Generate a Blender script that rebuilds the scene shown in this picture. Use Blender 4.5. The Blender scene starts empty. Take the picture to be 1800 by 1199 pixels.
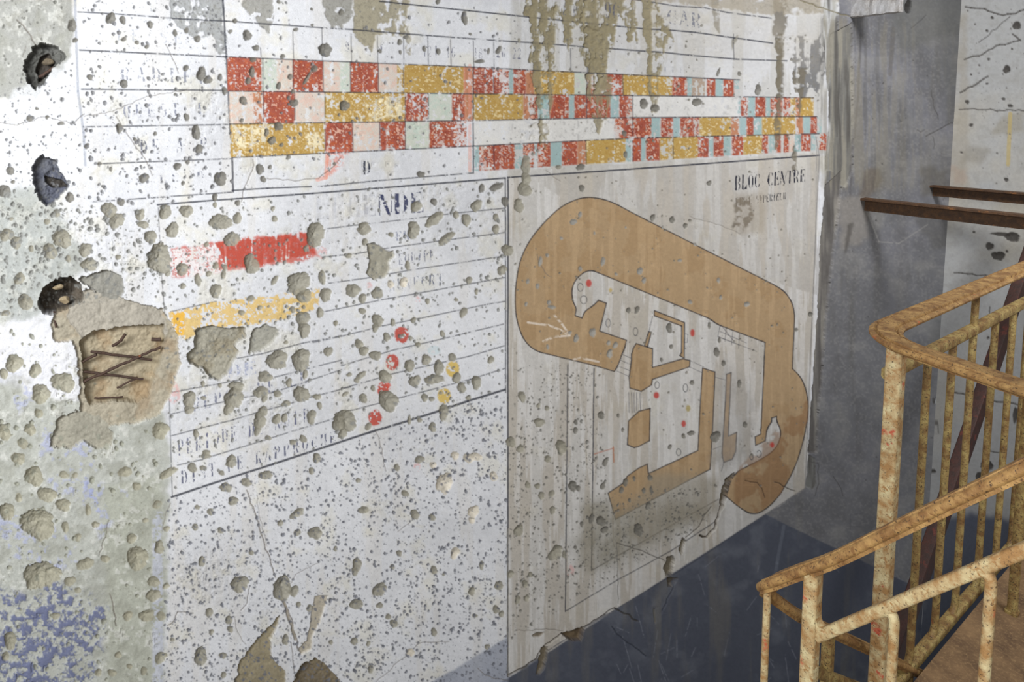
import bpy, bmesh, math
import numpy as np
from mathutils import Vector, Matrix

scene = bpy.context.scene
COL = scene.collection
rng = np.random.default_rng(11)

# ------------------------------------------------------------------ camera
F, CX, CY = 1108.0, 900.0, 303.0
TH = math.atan(101.0 / F)
CT, ST = math.cos(TH), math.sin(TH)
EYE = 1.53
cam = bpy.data.cameras.new('camera')
camo = bpy.data.objects.new('camera', cam)
COL.objects.link(camo)
camo.location = (0, 0, EYE)
camo.rotation_euler = (math.pi / 2 - TH, 0, 0)
cam.sensor_width = 36
cam.lens = F * 36 / 1800
cam.shift_y = -(599.5 - CY) / 1800
cam.clip_start = 0.02
scene.camera = camo


def ray(px, py):
    a, b = (px - CX) / F, (CY - py) / F
    return np.array([a, CT + b * ST, -ST + b * CT])


def project(X, Y, Z):
    zr = Z - EYE
    d = Y * CT - zr * ST
    return CX + F * X / d, CY - F * (Y * ST + zr * CT) / d


EYEV = np.array([0, 0, EYE])


def on_plane(px, py, p0, n):
    r = ray(px, py)
    t = np.dot(np.array(p0) - EYEV, n) / np.dot(r, n)
    return EYEV + r * t


def at_z(px, py, z):
    r = ray(px, py)
    return EYEV + r * ((z - EYE) / r[2])


# wall directions
A1 = math.radians(53.98)
U = np.array([math.sin(A1), math.cos(A1), 0])          # along the painted wall, away from the viewer
N = np.array([-math.cos(A1), math.sin(A1), 0])         # into the painted wall
D = 1.60
WALL0 = EYEV + N * D
PL = 0.664
RAIL0 = EYEV + N * PL                                   # line of the railings, parallel to the wall


def onwall(px, py): return on_plane(px, py, WALL0, N)
def onrail(px, py): return on_plane(px, py, RAIL0, N)


# ------------------------------------------------------------------ helpers
def lin(c):
    c = np.array(c, float) / 255.0
    return np.where(c <= 0.04045, c / 12.92, ((c + 0.055) / 1.055) ** 2.4)


def tag(o, label=None, cat=None, group=None, kind=None):
    if label: o['label'] = label
    if cat: o['category'] = cat
    if group: o['group'] = group
    if kind: o['kind'] = kind
    return o


def empty(name, loc, label, cat, group=None):
    o = bpy.data.objects.new(name, None)
    o.empty_display_size = 0.05
    COL.objects.link(o)
    o.location = loc
    return tag(o, label, cat, group)


def mesh_obj(name, verts, faces, mat, parent=None, smooth=True):
    me = bpy.data.meshes.new(name)
    off = np.array(parent.location) if parent is not None else np.zeros(3)
    me.from_pydata([tuple(np.array(v) - off) for v in verts], [], faces)
    if smooth:
        me.polygons.foreach_set('use_smooth', [True] * len(me.polygons))
    me.materials.append(mat)
    me.update()
    o = bpy.data.objects.new(name, me)
    COL.objects.link(o)
    if parent is not None: o.parent = parent
    return o


def recalc(o):
    bm = bmesh.new(); bm.from_mesh(o.data)
    bmesh.ops.recalc_face_normals(bm, faces=bm.faces)
    bm.to_mesh(o.data); bm.free()
    return o


# ------------------------------------------------------------------ materials
def nodes(name):
    m = bpy.data.materials.new(name); m.use_nodes = True
    nt = m.node_tree; nt.nodes.clear()
    out = nt.nodes.new('ShaderNodeOutputMaterial')
    b = nt.nodes.new('ShaderNodeBsdfPrincipled')
    nt.links.new(b.outputs[0], out.inputs[0])
    return m, nt, b


def noise(nt, scale, detail=6, rough=0.6, vec=None, dist=0.0):
    n = nt.nodes.new('ShaderNodeTexNoise')
    n.inputs['Scale'].default_value = scale
    n.inputs['Detail'].default_value = detail
    n.inputs['Roughness'].default_value = rough
    n.inputs['Distortion'].default_value = dist
    if vec is not None: nt.links.new(vec, n.inputs['Vector'])
    return n


def ramp(nt, src, stops):
    r = nt.nodes.new('ShaderNodeValToRGB')
    while len(r.color_ramp.elements) < len(stops): r.color_ramp.elements.new(0.5)
    for e, (p, c) in zip(r.color_ramp.elements, stops):
        e.position = p
        e.color = (*c, 1) if len(c) == 3 else c
    nt.links.new(src, r.inputs[0])
    return r


def mixc(nt, fac, a, b):
    m = nt.nodes.new('ShaderNodeMix'); m.data_type = 'RGBA'
    nt.links.new(fac, m.inputs[0])
    for s, i in ((a, 6), (b, 7)):
        if hasattr(s, 'is_linked') or hasattr(s, 'links'): nt.links.new(s, m.inputs[i])
        else: m.inputs[i].default_value = (*s, 1)
    return m.outputs[2]


def bump(nt, b, src, strength, dist):
    n = nt.nodes.new('ShaderNodeBump')
    n.inputs['Strength'].default_value = strength
    n.inputs['Distance'].default_value = dist
    nt.links.new(src, n.inputs['Height'])
    nt.links.new(n.outputs[0], b.inputs['Normal'])
    return n


def L(*c): return tuple(float(v) for v in lin(c))


def rust_mat(name, base, mid, dark, red, spot=0.50, redth=0.62, sc=1.0):
    m, nt, b = nodes(name)
    tc = nt.nodes.new('ShaderNodeTexCoord').outputs['Object']
    n1 = noise(nt, 38 * sc, 5, 0.6, tc)
    c = mixc(nt, ramp(nt, n1.outputs[0], [(0.35, (0, 0, 0)), (0.62, (1, 1, 1))]).outputs[0], base, mid)
    n2 = noise(nt, 17 * sc, 4, 0.6, tc)
    c = mixc(nt, ramp(nt, n2.outputs[0], [(redth, (0, 0, 0)), (redth + 0.05, (1, 1, 1))]).outputs[0], c, red)
    n3 = noise(nt, 230 * sc, 3, 0.7, tc)
    c = mixc(nt, ramp(nt, n3.outputs[0], [(spot, (0, 0, 0)), (spot + 0.12, (1, 1, 1))]).outputs[0], c, dark)
    n5 = noise(nt, 60 * sc, 3, 0.7, tc, 1.0)
    c = mixc(nt, ramp(nt, n5.outputs[0], [(0.56, (0, 0, 0)), (0.66, (1, 1, 1))]).outputs[0], c, mid)
    nt.links.new(c, b.inputs['Base Color'])
    b.inputs['Roughness'].default_value = 0.62
    n4 = noise(nt, 120 * sc, 6, 0.7, tc)
    bump(nt, b, n4.outputs[0], 0.6, 0.004)
    return m


M_RAIL = rust_mat('rusty_yellow_paint', L(202, 188, 146), L(156, 118, 72), L(58, 40, 26), L(184, 84, 58), 0.57, 0.62, 0.9)
M_TOP = rust_mat('worn_brown_handrail', L(176, 140, 86), L(124, 88, 48), L(58, 40, 26), L(168, 92, 54), 0.56, 0.68, 0.9)
M_RAIL2 = rust_mat('rusty_ochre_paint', L(168, 148, 92), L(120, 90, 50), L(48, 36, 24), L(134, 74, 44), 0.54, 0.66, 0.9)
M_BEAM = rust_mat('rusty_beam_steel', L(92, 62, 34), L(66, 44, 26), L(40, 30, 22), L(128, 82, 40), 0.6, 0.6)
M_DARKRED = rust_mat('dark_red_rust', L(72, 40, 32), L(54, 34, 28), L(34, 24, 22), L(98, 46, 34), 0.6, 0.6)
M_REBAR = rust_mat('rebar_rust', L(78, 56, 44), L(64, 46, 38), L(52, 38, 32), L(130, 78, 46), 0.6, 0.6, 2)


def wall_mat(name):
    m, nt, b = nodes(name)
    at = nt.nodes.new('ShaderNodeAttribute'); at.attribute_name = 'paint'
    tc = nt.nodes.new('ShaderNodeTexCoord').outputs['Object']
    n1 = noise(nt, 420, 3, 0.7, tc)
    r = ramp(nt, n1.outputs[0], [(0.3, (0.88, 0.88, 0.88)), (0.7, (1.06, 1.06, 1.06))])
    mu = nt.nodes.new('ShaderNodeMix'); mu.data_type = 'RGBA'; mu.blend_type = 'MULTIPLY'
    mu.inputs[0].default_value = 1
    nt.links.new(at.outputs['Color'], mu.inputs[6]); nt.links.new(r.outputs[0], mu.inputs[7])
    nt.links.new(mu.outputs[2], b.inputs['Base Color'])
    b.inputs['Roughness'].default_value = 0.75
    b.inputs['Specular IOR Level'].default_value = 0.25
    an = nt.nodes.new('ShaderNodeAttribute'); an.attribute_name = 'surface_normal'
    bn = bump(nt, b, n1.outputs[0], 0.35, 0.0015)
    nt.links.new(an.outputs['Vector'], bn.inputs['Normal'])
    return m


M_WALL = wall_mat('painted_plaster')


def concrete_mat(name, c1, c2, c3, scale=6):
    m, nt, b = nodes(name)
    tc = nt.nodes.new('ShaderNodeTexCoord').outputs['Object']
    n1 = noise(nt, scale, 8, 0.65, tc)
    c = mixc(nt, ramp(nt, n1.outputs[0], [(0.35, (0, 0, 0)), (0.65, (1, 1, 1))]).outputs[0], c1, c2)
    n2 = noise(nt, scale * 12, 5, 0.7, tc)
    c = mixc(nt, ramp(nt, n2.outputs[0], [(0.5, (0, 0, 0)), (0.7, (1, 1, 1))]).outputs[0], c, c3)
    nt.links.new(c, b.inputs['Base Color'])
    b.inputs['Roughness'].default_value = 0.85
    n3 = noise(nt, scale * 25, 6, 0.7, tc)
    bump(nt, b, n3.outputs[0], 0.5, 0.004)
    return m


M_FLOOR = concrete_mat('brown_rusty_floor', L(134, 106, 74), L(88, 66, 46), L(150, 122, 86), 9)
M_GREY = concrete_mat('grey_concrete', L(120, 120, 118), L(96, 95, 92), L(134, 132, 126), 5)
M_WHITEPL = concrete_mat('flaking_white_plaster', L(178, 178, 180), L(148, 142, 136), L(190, 190, 190), 12)

# ------------------------------------------------------------------ paint canvas (albedo + relief of the walls)
S = 1.5                         # samples per photo pixel
X0, Y0, X1, Y1 = -110, -110, 1910, 1310
W = int((X1 - X0) * S); H = int((Y1 - Y0) * S)
gx = (X0 + (np.arange(W) + 0.5) / S).astype(np.float32)
gy = (Y0 + (np.arange(H) + 0.5) / S).astype(np.float32)
C = np.zeros((H, W, 3), np.float32)
HT = np.zeros((H, W), np.float32)          # relief, metres, negative = chipped away
LAB = np.zeros((H, W), np.uint8)


def vnoise(cx, cy, seed):
    """value noise, cell size in photo pixels"""
    r = np.random.default_rng(seed)
    nx, ny = int((X1 - X0) / cx) + 3, int((Y1 - Y0) / cy) + 3
    g = r.random((ny, nx)).astype(np.float32)
    fx = (gx - X0) / cx; fy = (gy - Y0) / cy
    ix = fx.astype(int); iy = fy.astype(int)
    tx = fx - ix; ty = fy - iy
    tx = tx * tx * (3 - 2 * tx); ty = ty * ty * (3 - 2 * ty)
    rows = g[:, ix] * (1 - tx) + g[:, ix + 1] * tx
    return rows[iy] * (1 - ty)[:, None] + rows[iy + 1] * ty[:, None]


def fbm(c, seed, oct=4, asp=1.0, gain=0.55):
    out = 0; a = 1; s = 0
    for k in range(oct):
        out = out + a * vnoise(c / 2 ** k, c * asp / 2 ** k, seed + k); s += a; a *= gain
    return out / s


NB = fbm(160, 1, 5)
NM = fbm(36, 20, 4)
NF = fbm(9, 40, 3)
NX = fbm(3.2, 60, 2)
NS = fbm(7, 80, 3, 14)             # vertical streaks
NS2 = fbm(22, 90, 4, 9)


def box(pts, pad=0):
    p = np.array(pts, float)
    x0 = max(0, int((p[:, 0].min() - pad - X0) * S)); x1 = min(W, int((p[:, 0].max() + pad - X0) * S) + 2)
    y0 = max(0, int((p[:, 1].min() - pad - Y0) * S)); y1 = min(H, int((p[:, 1].max() + pad - Y0) * S) + 2)
    return x0, x1, y0, y1


def inpoly(pts, pad=0, wob=0.0):
    x0, x1, y0, y1 = box(pts, pad + wob)
    if x1 <= x0 or y1 <= y0: return None
    xx = np.broadcast_to(gx[x0:x1][None, :], (y1 - y0, x1 - x0)); yy = np.broadcast_to(gy[y0:y1][:, None], xx.shape)
    if wob:
        xx = xx + (NF[y0:y1, x0:x1] - 0.5) * 2 * wob + (NM[y0:y1, x0:x1] - 0.5) * 2 * wob
        yy = yy + (NF[y0:y1, x0:x1][::-1, ::-1] - 0.5) * 2 * wob + (NX[y0:y1, x0:x1] - 0.5) * wob
    m = np.zeros(xx.shape, bool)
    n = len(pts)
    for i in range(n):
        ax, ay = pts[i]; bx, by = pts[(i + 1) % n]
        if ay == by: continue
        c = ((ay > yy) != (by > yy)) & (xx < (bx - ax) * (yy - ay) / (by - ay) + ax)
        m ^= c
    return (slice(y0, y1), slice(x0, x1)), m


def put(sl, a, col):
    """alpha a (array), colour srgb"""
    c = lin(col).astype(np.float32)
    C[sl] += (c - C[sl]) * a[..., None]


def blur(a, r):
    r = max(1, int(r))
    for _ in range(2):
        for ax in (0, 1):
            p = [(0, 0), (0, 0)]; p[ax] = (r + 1, r)
            q = np.cumsum(np.pad(a, p, mode='edge'), axis=ax, dtype=np.float64)
            n = a.shape[ax]
            if ax == 0: a = (q[2 * r + 1:2 * r + 1 + n] - q[:n]) / (2 * r + 1)
            else: a = (q[:, 2 * r + 1:2 * r + 1 + n] - q[:, :n]) / (2 * r + 1)
    return a.astype(np.float32)


def poly(pts, col, alpha=1.0, wear=0.0, wob=0.0, wearn=None, soft=1):
    r = inpoly(pts, 3, wob)
    if r is None: return
    sl, m = r
    a = m.astype(np.float32)
    if soft: a = blur(a, 1) if soft == 1 else blur(a, soft)
    if wear:
        n = (NX[sl] * 0.5 + NF[sl] * 0.5) if wearn is None else wearn[sl]
        q = np.quantile(n, wear)
        a = a * np.clip((n - q) * 18 + 0.5, 0, 1)
    put(sl, a * alpha, col)
    return sl, m


def line(pts, w=1.6, col=(62, 66, 82), alpha=0.85, wear=0.25):
    pts = np.array(pts, float)
    for (ax, ay), (bx, by) in zip(pts[:-1], pts[1:]):
        x0, x1, y0, y1 = box([(ax, ay), (bx, by)], w + 2)
        if x1 <= x0 or y1 <= y0: continue
        xx = gx[x0:x1][None, :]; yy = gy[y0:y1][:, None]
        dx, dy = bx - ax, by - ay; L2 = dx * dx + dy * dy + 1e-6
        t = np.clip(((xx - ax) * dx + (yy - ay) * dy) / L2, 0, 1)
        wv = (NF[y0:y1, x0:x1] - 0.5) * 1.2
        d = np.hypot(xx - ax - t * dx, yy - ay - t * dy) + wv * 0.4
        a = np.clip(w * 0.58 + 0.5 - d, 0, 1)
        if wear:
            n = NX[y0:y1, x0:x1] * 0.35 + NF[y0:y1, x0:x1] * 0.4 + NM[y0:y1, x0:x1] * 0.25
            a = a * np.clip((n - (0.22 + wear * 0.42)) * 9, 0, 1)
        put((slice(y0, y1), slice(x0, x1)), a * alpha, col)


def mpp(x, y):
    """metres per photo pixel (vertical) on the painted wall"""
    return (D / max(0.3, (0.809 - 0.588 * (x - CX) / F))) / F


CONC = (144, 140, 126); CONCD = (114, 111, 103)


def crater(x, y, rx, ry, ang=0.0, col=CONC, depth=0.32, seed=None, rough=1.0):
    R = max(rx, ry) * 1.5 + 3
    x0, x1, y0, y1 = box([(x - R, y - R), (x + R, y + R)])
    if x1 <= x0 or y1 <= y0: return
    sl = (slice(y0, y1), slice(x0, x1))
    dx = gx[x0:x1][None, :] - x; dy = gy[y0:y1][:, None] - y
    ca, sa = math.cos(ang), math.sin(ang)
    ex = (dx * ca + dy * sa) / rx; ey = (-dx * sa + dy * ca) / ry
    r = np.sqrt(ex * ex + ey * ey)
    th = np.arctan2(ey, ex)
    p = rng.random(6) * 6.28
    wob = 0.10 * np.sin(2 * th + p[0]) + 0.06 * np.sin(3 * th + p[1]) + 0.035 * np.sin(5 * th + p[2]) + 0.02 * np.sin(9 * th + p[3]) + 0.05
    if max(rx, ry) > 4.5:
        wob = wob * rough * 0.9 + (NF[sl] - 0.5) * 0.34 * rough + (NX[sl] - 0.5) * 0.16
    r = r + wob
    k = mpp(x, y)
    a = np.clip((1 - r) * min(rx, ry) * 0.9 + 0.5, 0, 1)
    dp = np.clip(1 - r, 0, 1)
    h = -(dp ** 0.55) * min(rx * 1.25, ry) * k * depth * 1.95
    if max(rx, ry) > 6: h = h * (0.9 + 0.8 * (NF[sl] - 0.45)) + (NX[sl] - 0.5) * 0.0004 * (dp > 0)
    else: h = h * 0.9
    HT[sl] = np.minimum(HT[sl], np.where(r < 1, h, 0)) * (a > 0) + HT[sl] * (a <= 0)
    tone = (0.84 + 0.22 * NF[sl] + 0.16 * NX[sl])[..., None]
    c = lin(col).astype(np.float32) * tone
    C[sl] += (c - C[sl]) * (a * 0.93)[..., None]


def spall(pts, depth, col=(152, 148, 134), wob=5, soft=4, var=1.0, dirt=None):
    sl, m = inpoly(pts, 12, wob)
    a = blur(m.astype(np.float32), 1)
    b = blur(m.astype(np.float32), soft)
    e = np.clip(b * 1.3, 0, 1)
    k = mpp(*np.mean(pts, 0))
    rel = (NM[sl] - 0.5) * 1.3 + (NF[sl] - 0.5) * 0.5 + (NX[sl] - 0.5) * 0.14
    h = -depth * e * (1 + var * rel)
    HT[sl] = np.where(m, np.minimum(HT[sl], h), HT[sl])
    tone = (0.8 + 0.4 * NM[sl] * 0.6 + 0.16 * NX[sl])[..., None]
    c = lin(col).astype(np.float32) * tone
    C[sl] += (c - C[sl]) * a[..., None]
    if dirt: put(sl, a * np.clip((NM[sl] - 0.5) * 5, 0, 1) * 0.6, dirt)


def crack(pts, w=1.4, depth=0.004, col=(84, 78, 70), alpha=0.8):
    pts = np.array(pts, float)
    q = [pts[0]]
    for a, b in zip(pts[:-1], pts[1:]):
        n = max(2, int(np.hypot(*(b - a)) / 7))
        for i in range(1, n + 1):
            p = a + (b - a) * i / n
            q.append(p + (rng.random(2) - 0.5) * 3.0)
    for (ax, ay), (bx, by) in zip(q[:-1], q[1:]):
        x0, x1, y0, y1 = box([(ax, ay), (bx, by)], w + 2)
        if x1 <= x0 or y1 <= y0: continue
        sl = (slice(y0, y1), slice(x0, x1))
        xx = gx[x0:x1][None, :]; yy = gy[y0:y1][:, None]
        dx, dy = bx - ax, by - ay
        t = np.clip(((xx - ax) * dx + (yy - ay) * dy) / (dx * dx + dy * dy + 1e-6), 0, 1)
        d = np.hypot(xx - ax - t * dx, yy - ay - t * dy)
        a = np.clip(w / 2 + 0.5 - d, 0, 1)
        put(sl, a * alpha, col)
        HT[sl] = np.minimum(HT[sl], -depth * a)


# --- base coats ----------------------------------------------------------
WHITE = lin((226, 227, 231)); CREAM = lin((218, 214, 205)); GREYP = lin((168, 165, 158))
nb = NB[..., None]
t = np.clip((gx - 700) / 500, 0, 1)[None, :, None]
base = WHITE * (1 - 0.35 * (NB[..., None] - 0.3).clip(0, 1)) 
C[:] = (base * (0.90 + 0.14 * NM[..., None]))
C[:] = C * (1 - 0.25 * np.clip((NM - 0.58) * 6, 0, 1)[..., None] * np.array([0.15, 0.25, 0.6], np.float32))
HT += (NB - 0.5) * 0.004 + (NM - 0.5) * 0.0014


def region(pts, col, amt=1.0, wob=10, soft=6, tone=None):
    r = inpoly(pts, 40, wob)
    sl, m = r
    a = blur(m.astype(np.float32), soft) * amt
    if tone is not None: a = a * np.clip(tone[sl], 0, 1)
    put(sl, a, col)
    return sl, m


n_ = np.clip((NF * .5 + NM * .5 - 0.53) * 9, 0, 1) * np.clip((NB - 0.35) * 3, 0, 1)
put((slice(0, H), slice(0, W)), n_ * 0.38, (188, 186, 178))
n_ = np.clip((NS2 - 0.56) * 9, 0, 1)
put((slice(0, H), slice(0, W)), n_ * 0.18, (206, 196, 176))
# legend and map ground tone
poly([(893, 300), (1441, 268), (1418, 860), (893, 1192)], (186, 181, 172), 0.72)
poly([(893, 300), (1441, 268), (1418, 860), (893, 1192)], (170, 158, 140), 0.40, wear=0.5, wearn=NS2, soft=3)
poly([(893, 300), (1441, 268), (1418, 860), (893, 1192)], (224, 222, 220), 0.40, wear=0.62, wearn=NS)
poly([(930, 310), (1441, 275), (1441, 520), (1100, 420)], (132, 124, 110), 0.35, wear=0.58, wearn=NS)
# rendered-over old wall at the far left
region([(-110, -110), (128, -110), (128, 60), (118, 110), (60, 170), (-110, 180)], (150, 150, 142), 0.85, 8, 3)
region([(-110, 330), (60, 330), (130, 400), (150, 470), (60, 560), (-110, 590)], (160, 164, 158), 0.8, 14, 6)
region([(-110, 620), (60, 700), (130, 700), (280, 720), (300, 790), (285, 1310), (-110, 1310)], (176, 178, 168), 0.85, 10, 4)
region([(180, 860), (285, 830), (285, 1310), (190, 1310)], (172, 174, 158), 0.6, 8, 5)
# rough, patched render over the left part
for q_, am in (([(-110, 600), (130, 620), (290, 740), (286, 1310), (-110, 1310)], 1.0), ([(-110, 330), (150, 370), (270, 480), (100, 590), (-110, 600)], 0.7), ([(-110, -110), (130, -110), (120, 110), (-110, 180)], 0.8)):
    sl, m = inpoly(q_, 30, 10)
    a = blur(m.astype(np.float32), 8) * am
    put(sl, a * np.clip((NF[sl] * .6 + NM[sl] * .4 - 0.55) * 12, 0, 1) * 0.55, (214, 214, 208))
    put(sl, a * np.clip((0.44 - NM[sl]) * 8, 0, 1) * 0.45, (146, 146, 134))
    put(sl, a * np.clip((NX[sl] * .5 + NM[sl] * .5 - 0.6) * 12, 0, 1) * 0.4, (128, 126, 116))
    HT[sl] += a * ((NM[sl] - 0.5) * 0.004 + (NF[sl] - 0.5) * 0.0016 + (NX[sl] - .5) * 0.0003)
# blue painted plinth, flaked, bottom left
sl, m = inpoly([(-110, 1020), (40, 1040), (100, 1020), (190, 1060), (185, 1130), (160, 1200), (170, 1310), (-110, 1310)], 20, 14)
n = NF[sl] * 0.55 + NM[sl] * 0.25 + NX[sl] * 0.2
put(sl, blur(m.astype(np.float32), 6) * np.clip((n - 0.46) * 9, 0, 1) * 0.9, (96, 103, 138))
HT[sl] -= 0.0012 * (1 - np.clip((n - 0.47) * 14, 0, 1)) * blur(m.astype(np.float32), 6)
for q in ([(0, 900), (110, 930), (150, 990), (60, 1010), (0, 980)], [(60, 740), (160, 760), (180, 900), (90, 860)], [(0, 660), (60, 640), (110, 670), (30, 730)], [(150, 840), (230, 870), (180, 950)]):
    sl, m = inpoly(q, 20, 10)
    n = NF[sl] * 0.6 + NM[sl] * 0.4
    put(sl, blur(m.astype(np.float32), 5) * np.clip((n - 0.52) * 10, 0, 1) * 0.55, (150, 158, 200))
region([(-60, 590), (60, 560), (120, 600), (140, 700), (90, 700), (0, 640)], (222, 222, 226), 0.8, 14, 3)
region([(40, 150), (110, 110), (135, 100), (148, 300), (130, 330), (0, 320), (0, 200)], (222, 224, 228), 0.6, 12, 4)
# strip of lilac wash right of the left strip
poly([(268, 900), (286, 900), (288, 1310), (268, 1310)], (190, 194, 212), 0.6, wear=0.25, soft=2)

for P_ in ([(900, -110), (1450, -110), (1448, 270), (893, 312)],):
    poly(P_, (176, 172, 162), 0.5, wear=0.45, wearn=NS2, soft=3); poly(P_, (190, 188, 184), 0.45)
# --- lime streaks, wet stains and scraped plaster along the top -----------
def stain(pts, col, alpha=0.9, wob=8, wear=0.25, depth=0.0015, nn=None):
    sl, m = inpoly(pts, 20, wob)
    n = (NS2[sl] * 0.5 + NF[sl] * 0.5) if nn is None else nn[sl]
    a = blur(m.astype(np.float32), 1)
    if wear: a = a * np.clip((n - np.quantile(n, wear)) * 14 + 0.5, 0, 1)
    put(sl, a * alpha, col)
    put(sl, a * alpha * np.clip((NX[sl] - 0.5) * 3, 0, 1) * 0.6, (110, 106, 96))
    HT[sl] -= depth * a * (0.5 + NF[sl])


G1, G2, OL = (160, 162, 162), (150, 148, 140), (158, 150, 126)
stain([(293, -110), (392, -110), (396, 20), (398, 100), (385, 95), (375, 62), (345, 70), (322, 58), (300, 30)], G1, 0.9, 6, 0.12)
stain([(425, -110), (480, -110), (482, 30), (475, 60), (455, 40), (430, 12)], G2, 0.85, 5, 0.15)
stain([(560, -110), (620, -110), (618, 25), (598, 52), (578, 48), (572, 20)], G2, 0.9, 5, 0.1)
stain([(615, -110), (726, -110), (720, 40), (716, 64), (664, 58), (655, 90), (622, 60)], OL, 0.9, 6, 0.2)
stain([(718, 40), (724, 70), (722, 98), (712, 90)], OL, 0.7, 2, 0.2)
DRIPS = ([(926, -110), (985, -110), (978, 60), (975, 130), (968, 190), (965, 260), (955, 268), (950, 190), (940, 150), (930, 110), (935, 50), (925, 20)],
            [(985, -110), (1052, -110), (1030, 50), (1010, 40), (1000, 90), (985, 60), (975, 30)],
            [(1040, -110), (1120, -110), (1118, 75), (1105, 72), (1094, 40), (1085, 20), (1078, 65), (1068, 120), (1080, 160), (1062, 210), (1052, 240), (1040, 200), (1030, 130), (1018, 80)],
            [(1130, -110), (1150, -110), (1160, 20), (1178, 50), (1182, 72), (1168, 80), (1160, 130), (1155, 200), (1148, 200), (1140, 140), (1134, 60)],
            [(1030, 40), (1062, 60), (1068, 130), (1050, 165), (1030, 130)])
for pts in DRIPS:
    stain(pts, (146, 138, 112), 0.92, 7, 0.24, 0.0025, NF * 0.5 + NS * 0.5)
stain([(930, 150), (965, 160), (960, 240), (935, 250), (918, 240)], (150, 140, 112), 0.8, 8, 0.5, 0.002)
stain([(1362, -110), (1392, -110), (1384, 40), (1372, 70), (1378, 120), (1372, 230), (1363, 230), (1366, 120), (1360, 50)], (112, 106, 96), 0.9, 4, 0.15)
stain([(1398, 66), (1412, 60), (1425, 80), (1445, 60), (1452, 120), (1440, 170), (1425, 150), (1415, 200), (1405, 270), (1397, 280), (1402, 180), (1394, 110)], (104, 104, 106), 0.85, 7, 0.2, 0.002, NS * 0.6 + NF * 0.4)
stain([(1240, -60), (1262, -60), (1266, 60), (1258, 50), (1248, 0)], (128, 122, 108), 0.8, 3, 0.1)
stain([(1286, 70), (1298, 62), (1290, 82), (1286, 90)], (130, 126, 112), 0.8, 2, 0)
stain([(1100, -110), (1480, -110), (1480, 22), (1360, 28), (1270, 14), (1190, 6), (1110, 0)], (158, 148, 130), 0.75, 5, 0.25, 0.001, NM)
region([(980, -20), (1300, 0), (1440, 60), (1440, 120), (1100, 90)], (186, 178, 164), 0.35, 14, 8, NM * 1.4 - 0.2)

# bare grey concrete wall to the right of the painted render
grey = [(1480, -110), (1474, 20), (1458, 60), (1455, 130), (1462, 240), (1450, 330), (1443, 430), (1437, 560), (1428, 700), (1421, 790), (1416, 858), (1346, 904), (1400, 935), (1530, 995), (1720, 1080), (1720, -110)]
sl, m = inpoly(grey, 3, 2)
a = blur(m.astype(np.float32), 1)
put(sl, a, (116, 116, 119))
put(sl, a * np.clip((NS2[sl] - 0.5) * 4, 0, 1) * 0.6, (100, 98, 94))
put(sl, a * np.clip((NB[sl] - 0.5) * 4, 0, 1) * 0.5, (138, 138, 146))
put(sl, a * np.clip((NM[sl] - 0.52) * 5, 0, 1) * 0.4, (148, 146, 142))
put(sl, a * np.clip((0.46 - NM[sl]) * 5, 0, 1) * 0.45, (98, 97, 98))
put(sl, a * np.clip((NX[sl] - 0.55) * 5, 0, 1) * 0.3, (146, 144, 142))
# broken arris strip
for k, (pts, col, d) in enumerate((
        ([(1456, -110), (1474, -110), (1472, 60), (1478, 200), (1466, 300), (1452, 300), (1458, 180), (1446, 60)], (150, 148, 138), 0.006),
        ([(1462, 60), (1498, 40), (1500, 300), (1486, 330), (1466, 320)], (116, 114, 108), 0.008),
        ([(1452, 325), (1482, 300), (1472, 400), (1462, 480), (1453, 560), (1448, 640), (1438, 750), (1436, 798), (1420, 796), (1428, 700), (1437, 560), (1443, 430)], (102, 98, 94), 0.012),
        ([(1421, 800), (1432, 806), (1436, 850), (1430, 862), (1418, 856)], (120, 120, 116), 0.004))):
    sl, m = inpoly(pts, 4, 1.5)
    a = blur(m.astype(np.float32), 1)
    put(sl, a * (0.9 if k else 0.5), col)
    put(sl, a * np.clip((NS[sl] - 0.52) * 6, 0, 1) * 0.8, (170, 168, 160) if k < 2 else (140, 136, 128))
    put(sl, a * np.clip((0.45 - NS[sl]) * 6, 0, 1) * 0.8, (84, 80, 76))
    HT[sl] = np.where(m, np.minimum(HT[sl], -d * (0.7 + 0.6 * NS[sl])), HT[sl])
line([(1512, 60), (1508, 170), (1500, 260), (1494, 350)], 3, (92, 90, 92), 0.7, 0.15)
line([(1478, 120), (1474, 240)], 2, (84, 82, 80), 0.7, 0.1)
line([(1571, 50), (1564, 130)], 6, (104, 98, 92), 0.5, 0.3)
region([(1520, 298), (1548, 292), (1550, 320), (1532, 345), (1508, 352)], (104, 94, 82), 0.75, 5, 4)
region([(1470, 350), (1510, 345), (1530, 372), (1525, 420), (1480, 440)], (148, 142, 134), 0.6, 8, 5)
region([(1488, 395), (1500, 392), (1494, 430), (1486, 450)], (82, 78, 74), 0.7, 3, 2)
region([(1620, 290), (1665, 300), (1668, 345), (1620, 345)], (96, 92, 84), 0.6, 8, 5)
region([(1600, 380), (1668, 380), (1664, 430), (1640, 440)], (90, 88, 82), 0.5, 8, 5)
region([(1540, -60), (1690, -60), (1690, 60), (1590, 90), (1570, 60)], (104, 104, 100), 0.6, 10, 8)
region([(1650, -60), (1692, -60), (1684, 220), (1660, 220)], (96, 96, 94), 0.5, 8, 6)
region([(1500, 500), (1560, 480), (1600, 540), (1520, 620)], (96, 96, 98), 0.35, 20, 20)  # soft shadow smudge, painted into the grey wall's colour
line([(1524, 372), (1545, 425), (1580, 428), (1630, 395)], 2, (160, 158, 154), 0.5, 0.2)
crack([(1637, 160), (1642, 185), (1650, 210)], 1.6, 0.002, (80, 78, 78))
crack([(1628, 240), (1655, 225), (1680, 212)], 1.8, 0.002, (80, 78, 78))
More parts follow.
